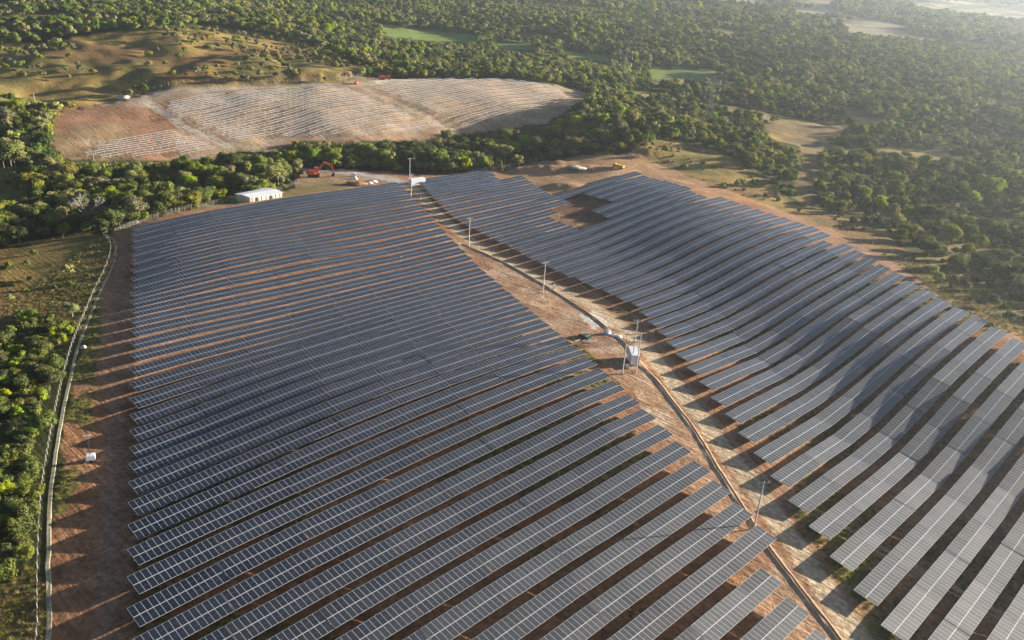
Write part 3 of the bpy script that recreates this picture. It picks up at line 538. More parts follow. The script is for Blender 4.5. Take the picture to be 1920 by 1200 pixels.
# far forest prototypes live in a collection of their own and are only drawn through the forest
FC = bpy.data.collections.new('forest_prototypes'); FK = []
for kd in ('dark', 'olive', 'pale', 'lime', 'bush'):
    for v in range(2):
        r_, h_, z_, lo_, le_, si_, lm_, bk_, fl_ = KINDS[kd]
        me = crown_mesh('a_tree', 300+v*5+len(kd), r_, h_, z_*.7, lo_, 520 if kd != 'bush' else 340, si_*2.0, lm_, fl_, .8)
        oo = bpy.data.objects.new('%d_%s_tree' % (len(FK), kd), me); FC.objects.link(oo); FK.append(kd)
def forest_points():
    pts = []
    def grid(s, x0, x1, y0, y1, seed):
        gx, gy = np.meshgrid(np.arange(x0, x1, s), np.arange(y0, y1, s)); rg = np.random.default_rng(seed)
        return (gx + rg.uniform(-.48, .48, gx.shape)*s).ravel(), (gy + rg.uniform(-.48, .48, gx.shape)*s).ravel()
    def add(s, box, dmin, dmax, seed, fn):
        x, y = grid(s, *box, seed); d = np.hypot(x, y); az = np.degrees(np.arctan2(x, y)); k = (d > dmin) & (d < dmax) & (np.abs(az) < 44); x = x[k]; y = y[k]
        z = height(x, y); px, py, dd = proj(np.stack([x, y, z], 1)); k = (px > -260) & (px < 2180) & (py > -45) & (py < 1330); x, y, z, px, py = x[k], y[k], z[k], px[k], py[k]
        res = fn(x, y, px, py); m = res[0] & ~inpoly(px, py, FARM)
        top = np.array([KINDS[q][1]+KINDS[q][2] for q in FK[::2]])[res[1].astype(int)]*res[2]*.85*FPX/np.maximum(dd[k], 50)
        for f in FIELDS+[SITE, CLEAR]: m &= ~inpoly(px, py, f) & ~inpoly(px, py-top, f) & ~inpoly(px, py-top*.5, f)
        for f in PALE: m &= ~inpoly(px, py, f)
        for ln, wd in (LINES['trail'], LINES['access'], LINES['loader'], LINES['siteC'], LINES['siteA']): m &= linedist(x, y, ln) > wd/2+1.5
        m &= linedist(x, y, PATHW) > 3.0
        for i in np.nonzero(m)[0]: pts.append((x[i], y[i], z[i], res[1][i], res[2][i], px[i], py[i]))
    rg = np.random.default_rng(5)
    GR = lambda px, py: inpoly(px, py, MEADOW) | inpoly(px, py, MEADOW2) | inpoly(px, py, RGRASS) | inpoly(px, py, CLEAR) | inpoly(px, py, LCLEAR)
    def kinds(x, y, px, py, pl=.0):
        n = fbm(x, y, 60, 201); u = rg.uniform(size=len(x)) + (n-.5)*.9
        k = np.where(u < .30, 0, np.where(u < .68, 1, np.where(u < .86, 2, 3))); return k
    # belt and forest at middle distance
    def f_mid(x, y, px, py):
        lsh = (px < 150) & (py > 560)
        right = (px > 1180) & (py > 150)
        hole = fbm(x, y, 34, 205) < np.where(right, .46, .30)
        m = ~GR(px, py) & ~inpoly(px, py, DRY) & ~lsh & ~hole
        s = np.where(right, rg.uniform(.38, .62, len(x))+.7*rg.uniform(size=len(x))**4, rg.uniform(.65, 1.0, len(x))+.5*rg.uniform(size=len(x))**3)
        s = np.where(hole, .5, s)
        return m, kinds(x, y, px, py), s
    add(6.4, (-420, 700, 150, 760), 0, 760, 1, f_mid)
    def f_under(x, y, px, py):              # low bushes filling the gaps of the nearer wood
        m = ~GR(px, py) & ~inpoly(px, py, DRY) & ~((px < 150) & (py > 560)) & (fbm(x, y, 20, 215) > .36); return m, np.where(rg.uniform(size=len(x)) < .7, 4, 1), rg.uniform(.5, 1.1, len(x))
    add(6.0, (-420, 620, 150, 620), 0, 620, 2, f_under)
    def f_far(x, y, px, py):
        m = ~inpoly(px, py, DRY) & (fbm(x, y, 90, 207) > .30); return m, kinds(x, y, px, py), rg.uniform(.9, 1.5, len(x))
    add(9.5, (-1100, 1500, 300, 1500), 760, 1500, 3, f_far)
    def f_vfar(x, y, px, py):
        m = (fbm(x, y, 300, 71) < .57) & ~inpoly(px, py, DRY); return m, kinds(x, y, px, py), rg.uniform(1.3, 2.4, len(x))
    add(17, (-2600, 3000, 900, 3000), 1500, 3000, 4, f_vfar)
    def f_vvfar(x, y, px, py):
        m = (fbm(x, y, 300, 71) < .54); return m, kinds(x, y, px, py), rg.uniform(2.2, 4.0, len(x))
    add(36, (-5200, 6600, 2000, 7200), 3000, 7200, 5, f_vvfar)
    # the shrubby bank left of the fence
    def f_left(x, y, px, py):
        m = (px < 140) & (py > 540) & ~GR(px, py) & (fbm(x, y, 9, 209) > .36)
        u = rg.uniform(size=len(x)); return m, np.where(u < .6, 4, np.where(u < .85, 3, 1)), np.where(u < .6, rg.uniform(.7, 1.5, len(x)), rg.uniform(.3, .5, len(x)))
    add(3.0, (-330, -20, 60, 330), 0, 400, 6, f_left)
    # scattered trees on the dry hills and small bushes in the grass
    def f_dry(x, y, px, py):
        m = inpoly(px, py, DRY) & (fbm(x, y, 40, 211) > .46); return m, np.where(rg.uniform(size=len(x)) < .45, 2, 1), rg.uniform(.45, .85, len(x))
    add(12, (-700, 100, 450, 1200), 0, 1200, 7, f_dry)
    def f_gr(x, y, px, py):
        m = GR(px, py) & (fbm(x, y, 16, 213) > .55); return m, np.where(rg.uniform(size=len(x)) < .8, 4, 2), rg.uniform(.3, .75, len(x))
    add(6.5, (-420, 500, 60, 520), 0, 520, 8, f_gr)
    return pts
FPTS = forest_points()
FPTS = [p for p in FPTS]
pd = np.array([math.hypot(p[0], p[1], ) for p in FPTS])
vis = np.array([(-20 < p[5] < 1940 and -20 < p[6] < 1230) for p in FPTS])
size = np.array([KINDS[FK[int(p[3])*2]][0]*p[4] for p in FPTS])/pd*vis
order = np.argsort(-size); near = set(order[:262].tolist())
print('forest points', len(FPTS))
# hand-placed trees the photograph singles out: pixel of the foot, kind, height factor, label
SPECIAL = [((682,306),'lime',1.5,'tall bright lime tree standing out of the dark tree belt behind the left field'),((22,318),'lime',1.75,'large lime green tree at the left edge beyond the red slope'),((62,262),'dark',1.2,'dark round tree just behind the big lime tree at the left edge'),
 ((528,338),'lime',1.15,'bright green tree left of the orange excavator'),((190,352),'lime',.8,'bright lime crown behind the dry branching tree at left'),((392,372),'lime',.75,'narrow lime tree behind the back fence, left of the white-roofed shed'),
 ((838,268),'lime',1.0,'lime crown at the belt edge below the straight dirt road'),((918,296),'lime',1.1,'round lime tree at the right end of the tree belt'),((985,285),'lime',1.2,'tall yellow-green tree where the belt meets the shaded hill'),
 ((1170,200),'lime',1.1,'lime tree on top of the wooded hill behind the yellow truck'),((1850,372),'lime',1.5,'large bright lime tree in the wood at the right edge'),((1822,388),'lime',1.1,'lime tree in front of the largest lime tree at right'),((1720,412),'lime',1.0,'lime tree in the wood beyond the right boundary track'),
 ((1690,215),'lime',1.35,'broad lime tree in the distant wood right of the pylon'),((1868,492),'lime',.75,'yellow-green tree beside the big pylon at the right edge'),((258,418),'pale',1.45,'broad pale olive tree beside the back fence at left'),((212,424),'pale',1.1,'flat-topped olive tree with a white trunk near the back left corner'),
 ((1100,105),'dark',1.6,'large dark tree standing alone beside the pale green field'),((1012,102),'dark',1.6,'rounded dark tree between two pale green fields'),((600,300),'pale',1.4,'tall grey-green tree with several trunks behind the orange excavator'),((345,335),'dark',1.4,'dark broad tree in the left part of the belt'),((430,330),'dark',1.5,'broad dark tree in the belt left of the excavator'),((780,300),'dark',1.2,'dark tree in the belt above the white container')]
KW = {'dark': 'dark green tree', 'olive': 'olive green tree', 'lime': 'lime green tree', 'pale': 'pale grey-green tree', 'bush': 'low green bush'}
def zone(px, py):
    if px < 160 and py > 540: return 'on the shrubby bank left of the fence'
    if px < 330 and py > 430: return 'in the left meadow'
    if px < 330: return 'in the wood at the left edge'
    if px < 1060 and py > 225: return 'in the belt behind the left field'
    if px < 1430 and py > 160: return 'on the shaded hill behind the right field'
    if px >= 1380: return 'in the right-hand wood'
    return 'beyond the unfinished site'
count = {}
def place_tree(kd, v, loc, s, rz, label, group=None, nm=None):
    r_ = empty({'bush': 'bush'}.get(kd, 'tree') if not nm else nm, loc, rz, label, 'bush' if kd == 'bush' else 'tree', group); r_.scale = (s, s, s)
    for n_, me in (('crown', PROTO[kd, v][0]), ('trunk', PROTO[kd, v][1])):
        o = bpy.data.objects.new(n_, me); COL.objects.link(o); o.parent = r_
    return r_
nl = sorted(near, key=lambda i: FPTS[i][5])
for i in nl:
    x, y, z, k, s, px, py = FPTS[i]; kd = FK[int(k)*2]; zn = zone(px, py); c = count[kd, zn] = count.get((kd, zn), 0)+1
    place_tree(kd, i % 2, (x, y, z-.1), s, random.uniform(0, 6.28), '%s, %s from the left %s' % (KW[kd], ordi(c), zn), 'trees and bushes '+zn)
for (px, py), kd, s, lab in SPECIAL:
    P = ground_at(px, py); place_tree(kd, int(px) % 2, P, s, random.uniform(0, 6), lab)
for (px, py), s, lab in (((165,425),1.5,'leafless pale branching tree at the back left corner of the fence'),((176,300),1.3,'grey leafless tree left of the belt below the red slope'),((640,160),1.0,'small leafless tree by the far site fence')):
    P = ground_at(px, py); o = bpy.data.objects.new('bare_tree', BAREM); COL.objects.link(o); o.location = P; o.scale = (s,)*3; tag(o, lab, 'tree')
# palm
P = ground_at(118, 446); pr = empty('palm_tree', P, 0, 'small feathery palm in the shade at the meadow edge, back left', 'palm tree')
b = MB(); b.tube((0, 0, -.3), (.2, 0, 3.2), .2, .14, 7); b.build('trunk', M_BARK, pr); b = MB()
for i in range(16):
    a = i*.393+random.uniform(-.1, .1); e = random.uniform(.2, 1.0); p = Vector((.2, 0, 3.2)); d = Vector((math.cos(a), math.sin(a), e))
    side = Vector((-math.sin(a), math.cos(a), 0))
    for j in range(5):
        q = p+d*.62; wd = (.5, .62, .6, .45, .2)[j]; n = len(b.v); w2 = (.62, .6, .45, .2, .03)[j]
        b.v += [tuple(p+side*wd-Vector((0, 0, .15))), tuple(p), tuple(p-side*wd-Vector((0, 0, .15))), tuple(q-side*w2-Vector((0, 0, .15))), tuple(q), tuple(q+side*w2-Vector((0, 0, .15)))]
        b.face((n, n+1, n+4, n+5)); b.face((n+1, n+2, n+3, n+4)); p = q; d = (d+Vector((0, 0, -.38))).normalized()
b.build('crown', L_BUSH, pr)
# the rest of the wood: one object instancing the prototypes on its points
def instancer(name, pts, coll, label, cat, kind='stuff'):
    me = bpy.data.meshes.new(name); n = len(pts); me.vertices.add(n); A_ = np.array([(p[0], p[1], p[2]) for p in pts], np.float32); me.vertices.foreach_set('co', A_.ravel())
    for nm_, ty, arr in (('pidx', 'INT', np.array([p[3] for p in pts], np.int32)), ('psc', 'FLOAT', np.array([p[4] for p in pts], np.float32)), ('prot', 'FLOAT', RNG.uniform(0, 6.28, n).astype(np.float32))):
        at = me.attributes.new(nm_, ty, 'POINT'); at.data.foreach_set('value', arr)
    o = bpy.data.objects.new(name, me); COL.objects.link(o); tag(o, label, cat, kind=kind)
    g = bpy.data.node_groups.new(name, 'GeometryNodeTree'); g.interface.new_socket('Geometry', in_out='INPUT', socket_type='NodeSocketGeometry'); g.interface.new_socket('Geometry', in_out='OUTPUT', socket_type='NodeSocketGeometry')
    N = g.nodes; L = g.links; gi = N.new('NodeGroupInput'); go = N.new('NodeGroupOutput'); ip = N.new('GeometryNodeInstanceOnPoints'); ci = N.new('GeometryNodeCollectionInfo')
    ci.inputs['Collection'].default_value = coll; ci.inputs['Separate Children'].default_value = True; ci.inputs['Reset Children'].default_value = True; ip.inputs['Pick Instance'].default_value = True
    def attr(n_, ty):
        a = N.new('GeometryNodeInputNamedAttribute'); a.data_type = ty; a.inputs['Name'].default_value = n_; return a.outputs[0]
    L.new(gi.outputs[0], ip.inputs['Points']); L.new(ci.outputs[0], ip.inputs['Instance']); L.new(attr('pidx', 'INT'), ip.inputs['Instance Index'])
    cx = N.new('ShaderNodeCombineXYZ'); L.new(attr('prot', 'FLOAT'), cx.inputs[2]); L.new(cx.outputs[0], ip.inputs['Rotation']); L.new(attr('psc', 'FLOAT'), ip.inputs['Scale'])
    L.new(ip.outputs[0], go.inputs[0]); md = o.modifiers.new('scatter', 'NODES'); md.node_group = g; return o
fp = [(p[0], p[1], p[2]-.2, int(p[3])*2+(i & 1), p[4]) for i, p in enumerate(FPTS) if i not in near]
instancer('forest', fp, FC, 'endless mixed dry forest stretching from the farm to the hazy distance', 'forest')
# grass: tufts instanced in the meadows and in the green strips between the rows
GC = bpy.data.collections.new('grass_prototypes')
for v in range(3):
    rg = random.Random(v); b = MB()
    for i in range(34):
        a = rg.uniform(0, 6.28); r_ = rg.uniform(0, .55); p = Vector((r_*math.cos(a), r_*math.sin(a), -.03)); h = rg.uniform(.25, .6); d = Vector((rg.uniform(-.25, .25), rg.uniform(-.25, .25), h)); s_ = Vector((math.cos(a*3), math.sin(a*3), 0))*.045
        n = len(b.v); b.v += [tuple(p-s_), tuple(p+s_), tuple(p+d)]; b.face((n, n+1, n+2))
    oo = bpy.data.objects.new('%d_tuft' % v, b.mesh('tuft', [(L_BUSH, L_GRASS, L_DRYG)[v]])); GC.objects.link(oo)
def grass_points():
    out = []; rg = np.random.default_rng(9)
    gx, gy = np.meshgrid(np.arange(-160, 330, 1.15), np.arange(70, 330, 1.15)); x = (gx+rg.uniform(-.6, .6, gx.shape)).ravel(); y = (gy+rg.uniform(-.6, .6, gx.shape)).ravel()
    z = height(x, y); px, py, d = proj(np.stack([x, y, z], 1)); k = (px > -60) & (px < 1980) & (py > 300) & (py < 1230); x, y, z, px, py = [q[k] for q in (x, y, z, px, py)]
    b_ = x*NN[0]+y*NN[1]; a_ = x*UU[0]+y*UU[1]; farm = inpoly(px, py, FARM); g = inpoly(px, py, MEADOW) | inpoly(px, py, MEADOW2) | inpoly(px, py, RGRASS)
    pat = fbm(x, y, 24, 81); road = linedist(x, y, LINES['main'][0]) < 4.5
    midz = inpoly(px, py, [(870,455),(1000,510),(1180,650),(1300,800),(1500,1090),(1620,1300),(1500,1300),(1200,740),(1090,650),(940,545),(800,425)])
    kf = farm & ~road & ~midz & (pat > .53) & (b_ > -175) & (px > 250) & (rg.uniform(size=len(x)) < .8); kg = g & (rg.uniform(size=len(x)) < .9)
    st = inpoly(px, py, STRIP) & (px < 185) & (fbm(x, y, 10, 62) > .42) & (linedist(x, y, PATHW) > 1.2)
    for i in np.nonzero(kf | kg | st)[0]: out.append((x[i], y[i], z[i], int(rg.integers(0, 2)) if not kg[i] else int(rg.choice([0, 1, 2, 2])), rg.uniform(.6, 1.3)))
    print('tufts', len(out)); return out
instancer('grass', grass_points(), GC, 'yellow green grass tufts between the panel rows and in the dry meadows', 'grass')
# ------------------------------------------------------------------ haze
b = MB(); b.box((0, 6000, 30), (30000, 17000, 190.0)); hz = b.build('haze', M_WHITE); hz.data.materials.clear()
hm = bpy.data.materials.new('haze'); hm.use_nodes = True; N = hm.node_tree.nodes; N.clear(); ou = N.new('ShaderNodeOutputMaterial'); pv = N.new('ShaderNodeVolumePrincipled')
pv.inputs['Color'].default_value = (.84, .93, 1.0, 1); pv.inputs['Density'].default_value = .00012; pv.inputs['Anisotropy'].default_value = .7
hm.node_tree.links.new(pv.outputs[0], ou.inputs['Volume']); hz.data.materials.append(hm); tag(hz, kind='stuff', label='pale warm haze thickening towards the far right', cat='haze')
hz.location.z = 0
# ------------------------------------------------------------------ ditch, path
def strip_profile(name, line, prof, mats, kind='structure', lift=0.0):
    b = MB(); n = len(prof); pts = line
    for i, p in enumerate(pts):
        d = (pts[min(i+1, len(pts)-1)]-pts[max(i-1, 0)]); d.z = 0; d.normalize(); s = Vector((d.y, -d.x, 0))
        for (o, z) in prof:
            wb = (vnoise(p.x+o*.3, p.y, 2.2, int(abs(o*10)))-.5); q = p+s*(o+wb*.34); z = z*(1+wb*.5); b.v.append((q.x, q.y, gh(q.x, q.y)+z+lift))
    for i in range(len(pts)-1):
        for j in range(n-1): a = i*n+j; b.face((a, a+1, a+n+1, a+n), (1 if j in (1, 2) else 2 if j > 3 else 0) if len(mats) > 2 else 0)
    o = b.build(name, mats); tag(o, kind=kind); return o
DL = [DITCHW[0]]
for a, c in zip(DITCHW[:-1], DITCHW[1:]):
    k = max(1, int((c-a).length/2)); DL += [a.lerp(c, (i+1)/k) for i in range(k)]
strip_profile('drainage_ditch', DL, [(-1.1, -.08), (-.50, .13), (-.40, .15), (-.32, .03), (.36, .03), (.44, .25), (.6, .2), (1.9, -.08)], [mat('bank_earth', (.37, .23, .13), .95, var=.3, scale=1.5, bump=.5), mat('sunlit_lip_earth', (.50, .38, .25), .95, var=.25, scale=2), mat('compacted_road_earth', (.40, .30, .19), .95, var=.25, scale=1.5, bump=.5)])  # left lip and inner wall painted paler: sunlight put into the earth colour
PL2 = [PATHW[0]]
for a, c in zip(PATHW[:-1], PATHW[1:]):
    k = max(1, int((c-a).length/3)); PL2 += [a.lerp(c, (i+1)/k) for i in range(k)]
strip_profile('concrete_path', PL2, [(-.5, -.1), (-.33, .12), (.33, .12), (.5, -.1)], [mat('weathered_path', (.34, .31, .20), .95, var=.3, scale=1.2)]*2)
# ------------------------------------------------------------------ fences
def fence(px, step, h, label, line=None, off=0, rpost=.05, meshm=M_MESH):
    W = line or world_line(px); acc = [W[0]]
    for a, c in zip(W[:-1], W[1:]):
        L_ = (c-a).length; k = max(1, int(round(L_/step)))
        if L_ < step*.6 and (c-acc[-1]).length < step*.8: continue
        acc += [a.lerp(c, (i+1)/k) for i in range(k)]
    if off:
        o2 = []
        for i, p in enumerate(acc):
            d = acc[min(i+1, len(acc)-1)]-acc[max(i-1, 0)]; d.z = 0; d.normalize(); o2.append(p+Vector((-d.y, d.x, 0))*off)
        acc = o2
    acc = [Vector((p.x, p.y, gh(p.x, p.y))) for p in acc]
    root = empty('wire_fence', acc[0], 0, label, 'fence'); o0 = acc[0]; b = MB(); u = 0
    for a, c in zip(acc[:-1], acc[1:]):
        L_ = (c-a).length; n = len(b.v); a_ = a-o0; c_ = c-o0
        b.v += [tuple(a_+Vector((0, 0, .05))), tuple(c_+Vector((0, 0, .05))), tuple(c_+Vector((0, 0, h))), tuple(a_+Vector((0, 0, h)))]
        b.face((n, n+1, n+2, n+3), 0, [(u, 0), (u+L_, 0), (u+L_, h), (u, h)]); u += L_
    b.build('wire_mesh', meshm, root)
    pm = MB(); pm.tube((0, 0, -.4), (0, 0, h+.05), rpost, k=5); pm.tube((0, 0, h), (.22, 0, h+.28), rpost*.7, k=4); me = pm.mesh('post', [M_CONC])
    for i, p in enumerate(acc[:100]):
        o = bpy.data.objects.new('post', me); COL.objects.link(o); o.parent = root; o.location = p-o0
    if len(acc) > 100:
        ex = MB()
        for p in acc[100:]: q = p-o0; ex.tube(q+Vector((0, 0, -.4)), q+Vector((0, 0, h)), rpost, k=4)
        o = ex.build('post', M_CONC, root); tag(o, kind='stuff')
fence([], 3.4, 1.5, 'wire fence with pale posts beside the narrow path along the left edge', line=PATHW, off=1.7, rpost=.05)
fence([(216,438),(260,418),(330,398),(440,378),(560,344)], 4, 2.1, 'wire fence behind the back edge of the left field, passing the white-roofed shed')
fence([(800,322),(890,324),(950,316),(1000,303),(1040,296)], 4, 2.2, 'wire fence between the tree belt and the back edge of the right field', rpost=.07)
fence([(1225,292),(1300,318),(1380,352),(1440,380),(1520,412),(1600,444),(1700,492),(1790,545),(1860,578),(1925,610)], 4, 2.1, 'grey wire fence along the outer side of the right field', rpost=.06)
fence([(100,190),(200,180),(300,166),(420,159),(560,155),(640,150),(700,143),(760,146),(860,147),(950,146)], 6, 2.2, 'far fence along the back of the unfinished site', rpost=.09)
# ------------------------------------------------------------------ power poles and cables
def pole(px, py, h, label, arm=True, rz=0.0, stays=False):
    P = ground_at(px, py); r_ = empty('power_pole', P, rz, label, 'power pole', 'concrete power poles along the farm road')
    b = MB(); b.tube((0, 0, -1), (0, 0, h), .19, .12, 9); b.build('shaft', M_CONC, r_)
    if arm:
        b = MB(); b.box((0, 0, h-.5), (2.4, .12, .14)); b.tube((0, .02, h-1.3), (.85, .02, h-.5), .03, k=4); b.tube((0, .02, h-1.3), (-.85, .02, h-.5), .03, k=4); b.build('crossarm', M_STEEL, r_)
        for x in (-1.1, -.45, 1.1):
            b = MB(); b.tube((x, 0, h-.43), (x, 0, h-.15), .06, .09, 7); b.tube((x, 0, h-.15), (x, 0, h-.05), .10, .05, 7); b.build('insulator', M_CERAM, r_)
    return P, h
poles = {}
poles['a'] = pole(768, 342, 12.5, 'tall power pole beside the white container at the back of the road', rz=.6)
poles['b'] = pole(771, 373, 12, 'power pole at the top of the dirt road, nearest the left field corner', rz=.6)
poles['c'] = pole(879, 461, 12, 'second power pole down the dirt road, where the ditch begins', rz=.6)
poles['d'] = pole(1018, 550, 12, 'power pole standing on bare orange soil halfway down the road', rz=.6)
poles['e'] = pole(1413, 992, 12, 'nearest power pole with white insulators, leaning over the ditch at lower right', rz=.25)
poles['f'] = pole(1167, 700, 12.5, 'left pole of the three around the white cabin', arm=False)
poles['g'] = pole(1192, 700, 12.5, 'right pole of the three around the white cabin', arm=False)
poles['h'] = pole(1185, 682, 14, 'rear pole of the three, tight beside the white cabin', rz=.1)
Pf, Pg = poles['f'][0], poles['g'][0]; mid = (Pf+Pg)/2; d = Pg-Pf; fr = empty('pole_frame', mid, math.atan2(d.y, d.x), 'steel double crossarm joining the two front poles above the white cabin', 'crossarm frame')
Ld = d.length
for z in (12.2, 9.8): b = MB(); b.box((0, 0, z), (Ld+1.6, .14, .16)); b.build('crossarm', M_STEEL, fr)
for x in (-1.4, 0, 1.4): b = MB(); b.tube((x, 0, 12.28), (x, 0, 12.75), .07, .1, 7); b.build('insulator', M_CERAM, fr)
for x in (-1.2, 0, 1.2): b = MB(); b.box((x, 0, 10.25), (.16, .2, .7)); b.build('fuse_switch', M_CERAM, fr)
def cable(A_, B_, off, label):
    d = B_[0]-A_[0]; s = Vector((-d.y, d.x, 0)).normalized()*off; p0 = A_[0]+Vector((0, 0, A_[1]-.1))+s; p1 = B_[0]+Vector((0, 0, B_[1]-.1))+s; b = MB(); prev = Vector((0, 0, 0))
    for i in range(1, 13):
        t = i/12; q = p0.lerp(p1, t)-p0; q.z -= 4*.9*t*(1-t); b.tube(prev, q, .022, k=4, cap=False); prev = q
    o = b.build('power_cable', M_STEEL); o.location = p0; tag(o, label, 'cable', 'overhead cables following the farm road')
endp = (Vector((105, 95, gh(105, 95))), 12)
for (A_, B_, where) in ((poles['b'], poles['c'], 'between the back pole and the second pole'), (poles['c'], poles['d'], 'between the second pole and the pole on orange soil'), (poles['d'], poles['h'], 'between the pole on orange soil and the cabin poles'), (poles['h'], poles['e'], 'from the cabin poles to the nearest pole'), (poles['e'], endp, 'leaving the nearest pole towards the lower right corner')):
    for off, nm_ in ((-1.1, 'left'), (.45, 'middle'), (1.1, 'right')): cable(A_, B_, off, 'thin %s overhead cable %s' % (nm_, where))
# ------------------------------------------------------------------ containers and shed
def container(P, rz, L_, label, legs=.45, name='container', doors=True, W_=2.45, H_=2.9):
    r_ = empty(name, P, rz, label, 'container'); b = MB(); z0 = legs
    b.box((0, 0, z0+H_/2), (L_-.1, W_-.1, H_))
    n = int(L_/.28)
    for i in range(n):
        for s in (-1, 1): b.box((-L_/2+.25+i*(L_-.5)/(n-1), s*(W_/2-.04), z0+H_/2), (.14, .05, H_-.35))
    b.build('body', M_WHITE, r_)
    b = MB(); b.box((0, 0, z0+H_+.03), (L_, W_, .08)); b.box((0, 0, z0+.02), (L_, W_, .14))
    for sx in (-1, 1):
        for sy in (-1, 1): b.box((sx*(L_/2-.06), sy*(W_/2-.06), z0+H_/2), (.16, .16, H_+.05))
    b.build('frame', M_WHITE, r_)
    if doors:
        for s in (-1, 1):
            d_ = MB(); d_.box((L_/2-.02, s*.56, z0+H_/2), (.05, 1.05, H_-.35)); do = d_.build('door', M_WHITE, r_)
            h_ = MB(); h_.tube((L_/2+.04, s*.3, z0+.25), (L_/2+.04, s*.3, z0+H_-.25), .025, k=5); h_.box((L_/2+.06, s*.38, z0+1.1), (.04, .25, .05)); h_.build('handle', M_STEEL, do)
        for i in range(3):
            v = MB(); x = -L_/2+1+i*(L_-2)/2
            for j in range(5): v.box((x, W_/2+.01, z0+.5+j*.12), (.8, .05, .05))
            v.box((x, W_/2-.005, z0+.74), (.86, .02, .64)); v.build('vent', M_STEEL, r_)
    f = MB()
    for sx in (-1, 0, 1):
        for sy in (-1, 1): f.box((sx*(L_/2-.3), sy*(W_/2-.25), legs/2-.15), (.35, .35, legs+.3))
    f.build('footing', M_CONC, r_); return r_
A1 = ground_at(1190, 686); A2 = ground_at(1181, 664); dd = (A2-A1); ang = math.atan2(dd.y, dd.x)
ctr = A1 + Vector((math.cos(ang), math.sin(ang), 0))*3.1; container(Vector((ctr.x, ctr.y, gh(ctr.x, ctr.y))), ang+math.pi, 6.1, 'white transformer cabin between three poles beside the ditch', .5, 'transformer_cabin')
b = MB(); b.box((0, 0, .3), (.9, 1.4, 1.0)); b.box((0, 0, .85), (1.0, 1.5, .1), 1); o = b.build('cable_box', [M_CONC, M_STEEL]); o.location = ground_at(1176, 690); tag(o, 'low grey cable box under the front end of the white cabin', 'cable box')
Pc = ground_at(782, 346); container(Pc, face_to(Pc, 812, 343), 8.2, 'white container behind the tall pole at the top of the road', .25, H_=3.0)
zr = ground_at(470, 378).z+2.5
C4 = [Vector(atz(x, y, zr)) for x, y in ((441,363.5),(468,369.5),(530,361),(503,352))]
for c in C4: c.z = zr
def shed():
    c = sum(C4, Vector())/4; r_ = empty('storage_shed', (c.x, c.y, zr-2.9), 0, 'long low shed with a bright white roof behind the left field', 'shed'); q = [p-c for p in C4]
    b = MB(); n = 0; H_ = 2.9; up_ = .5; mid1 = (q[0]+q[1])/2; mid2 = (q[2]+q[3])/2
    ex = 1.04
    for p in (q[0], q[1], q[2], q[3]): b.v.append((p.x*ex, p.y*ex, H_))
    for p in (mid1, mid2): b.v.append((p.x*ex, p.y*ex, H_+up_))
    for p in (q[0], q[1], q[2], q[3]): b.v.append((p.x*ex, p.y*ex, H_-.12))
    b.face((0, 4, 5, 3)); b.face((1, 2, 5, 4)); b.face((0, 1, 4)); b.face((2, 3, 5)); b.face((9, 8, 7, 6)); b.face((0, 6, 7, 1)); b.face((1, 7, 8, 2)); b.face((2, 8, 9, 3)); b.face((3, 9, 6, 0)); b.build('roof', M_WHITE, r_)
    b = MB()
    for i in range(4):
        a, e = q[i]*.97, q[(i+1) % 4]*.97; n = len(b.v); b.v += [(a.x, a.y, -.6), (e.x, e.y, -.6), (e.x, e.y, H_-.13), (a.x, a.y, H_-.13)]; b.face((n, n+1, n+2, n+3))
    b.build('wall', M_CREAM, r_)
    for k in range(7):
        p = q[1].lerp(q[2], (k+.5)/7)*.985; b = MB(); b.box((p.x, p.y, 1.0), (.14, .14, 3.2)); b.build('post', M_WOOD, r_)
    for k in (1, 4):
        p = q[1].lerp(q[2], (k+.0)/7+.02)*.985; e = q[1].lerp(q[2], (k+.0)/7+.12)*.985; b = MB(); b.v += [(p.x, p.y, 0), (e.x, e.y, 0), (e.x, e.y, 2.1), (p.x, p.y, 2.1)]; b.face((0, 1, 2, 3)); b.build('door', M_DARKM, r_)
shed()
# ------------------------------------------------------------------ light towers
def light_tower(px, py, h, s, label, rz):
    P = ground_at(px, py); r_ = empty('light_tower', P, rz, label, 'light tower', 'mobile light towers'); r_.scale = (s, s, s)
    b = MB(); b.box((0, 0, 1.0), (2.1, 1.4, 1.3)); b.prism([(-1.0, 1.65), (1.0, 1.65), (.85, 1.85), (-.85, 1.85)], -.65, .65); bo = b.build('body', M_WHITE, r_)
    for s_ in (-1, 1):
        v = MB(); v.box((.3*s_, .71, 1.05), (.5, .03, .6)); v.build('panel_door', M_STEEL, bo)
    for s_ in (-1, 1):
        w_ = MB(); w_.tube((0, s_*.72, .33), (0, s_*.92, .33), .33, k=14); wo = w_.build('wheel', M_RUBBER, r_)
    b = MB(); b.tube((-.6, 0, .2), (-1.9, 0, .25), .05, k=5); b.build('tow_bar', M_DARKM, r_)
    b = MB(); b.tube((0, 0, 1.8), (0, 0, h*.55), .09, k=6); b.tube((0, 0, h*.55), (0, 0, h), .05, k=6); b.box((0, 0, h), (1.6, .08, .08)); b.build('mast', M_DARKM, r_)
    for x in (-.7, -.25, .25, .7):
        l = MB(); l.box((x, -.12, h+.1), (.38, .16, .34)); l.build('lamp', M_WHITE, r_)
    for (x, y) in ((1.6, 1.2), (-1.6, 1.2), (1.6, -1.2), (-1.6, -1.2)):
        g = MB(); g.tube((x*.5, y*.4, .5), (x, y, .0), .04, k=4); g.build('outrigger', M_STEEL, r_)
light_tower(171, 864, 7.2, .9, 'white mobile light tower with a thin raised mast on the left bare strip', .4)
light_tower(663, 331, 7.5, 1.0, 'mobile light tower standing by the access road in front of the tree belt', .2)
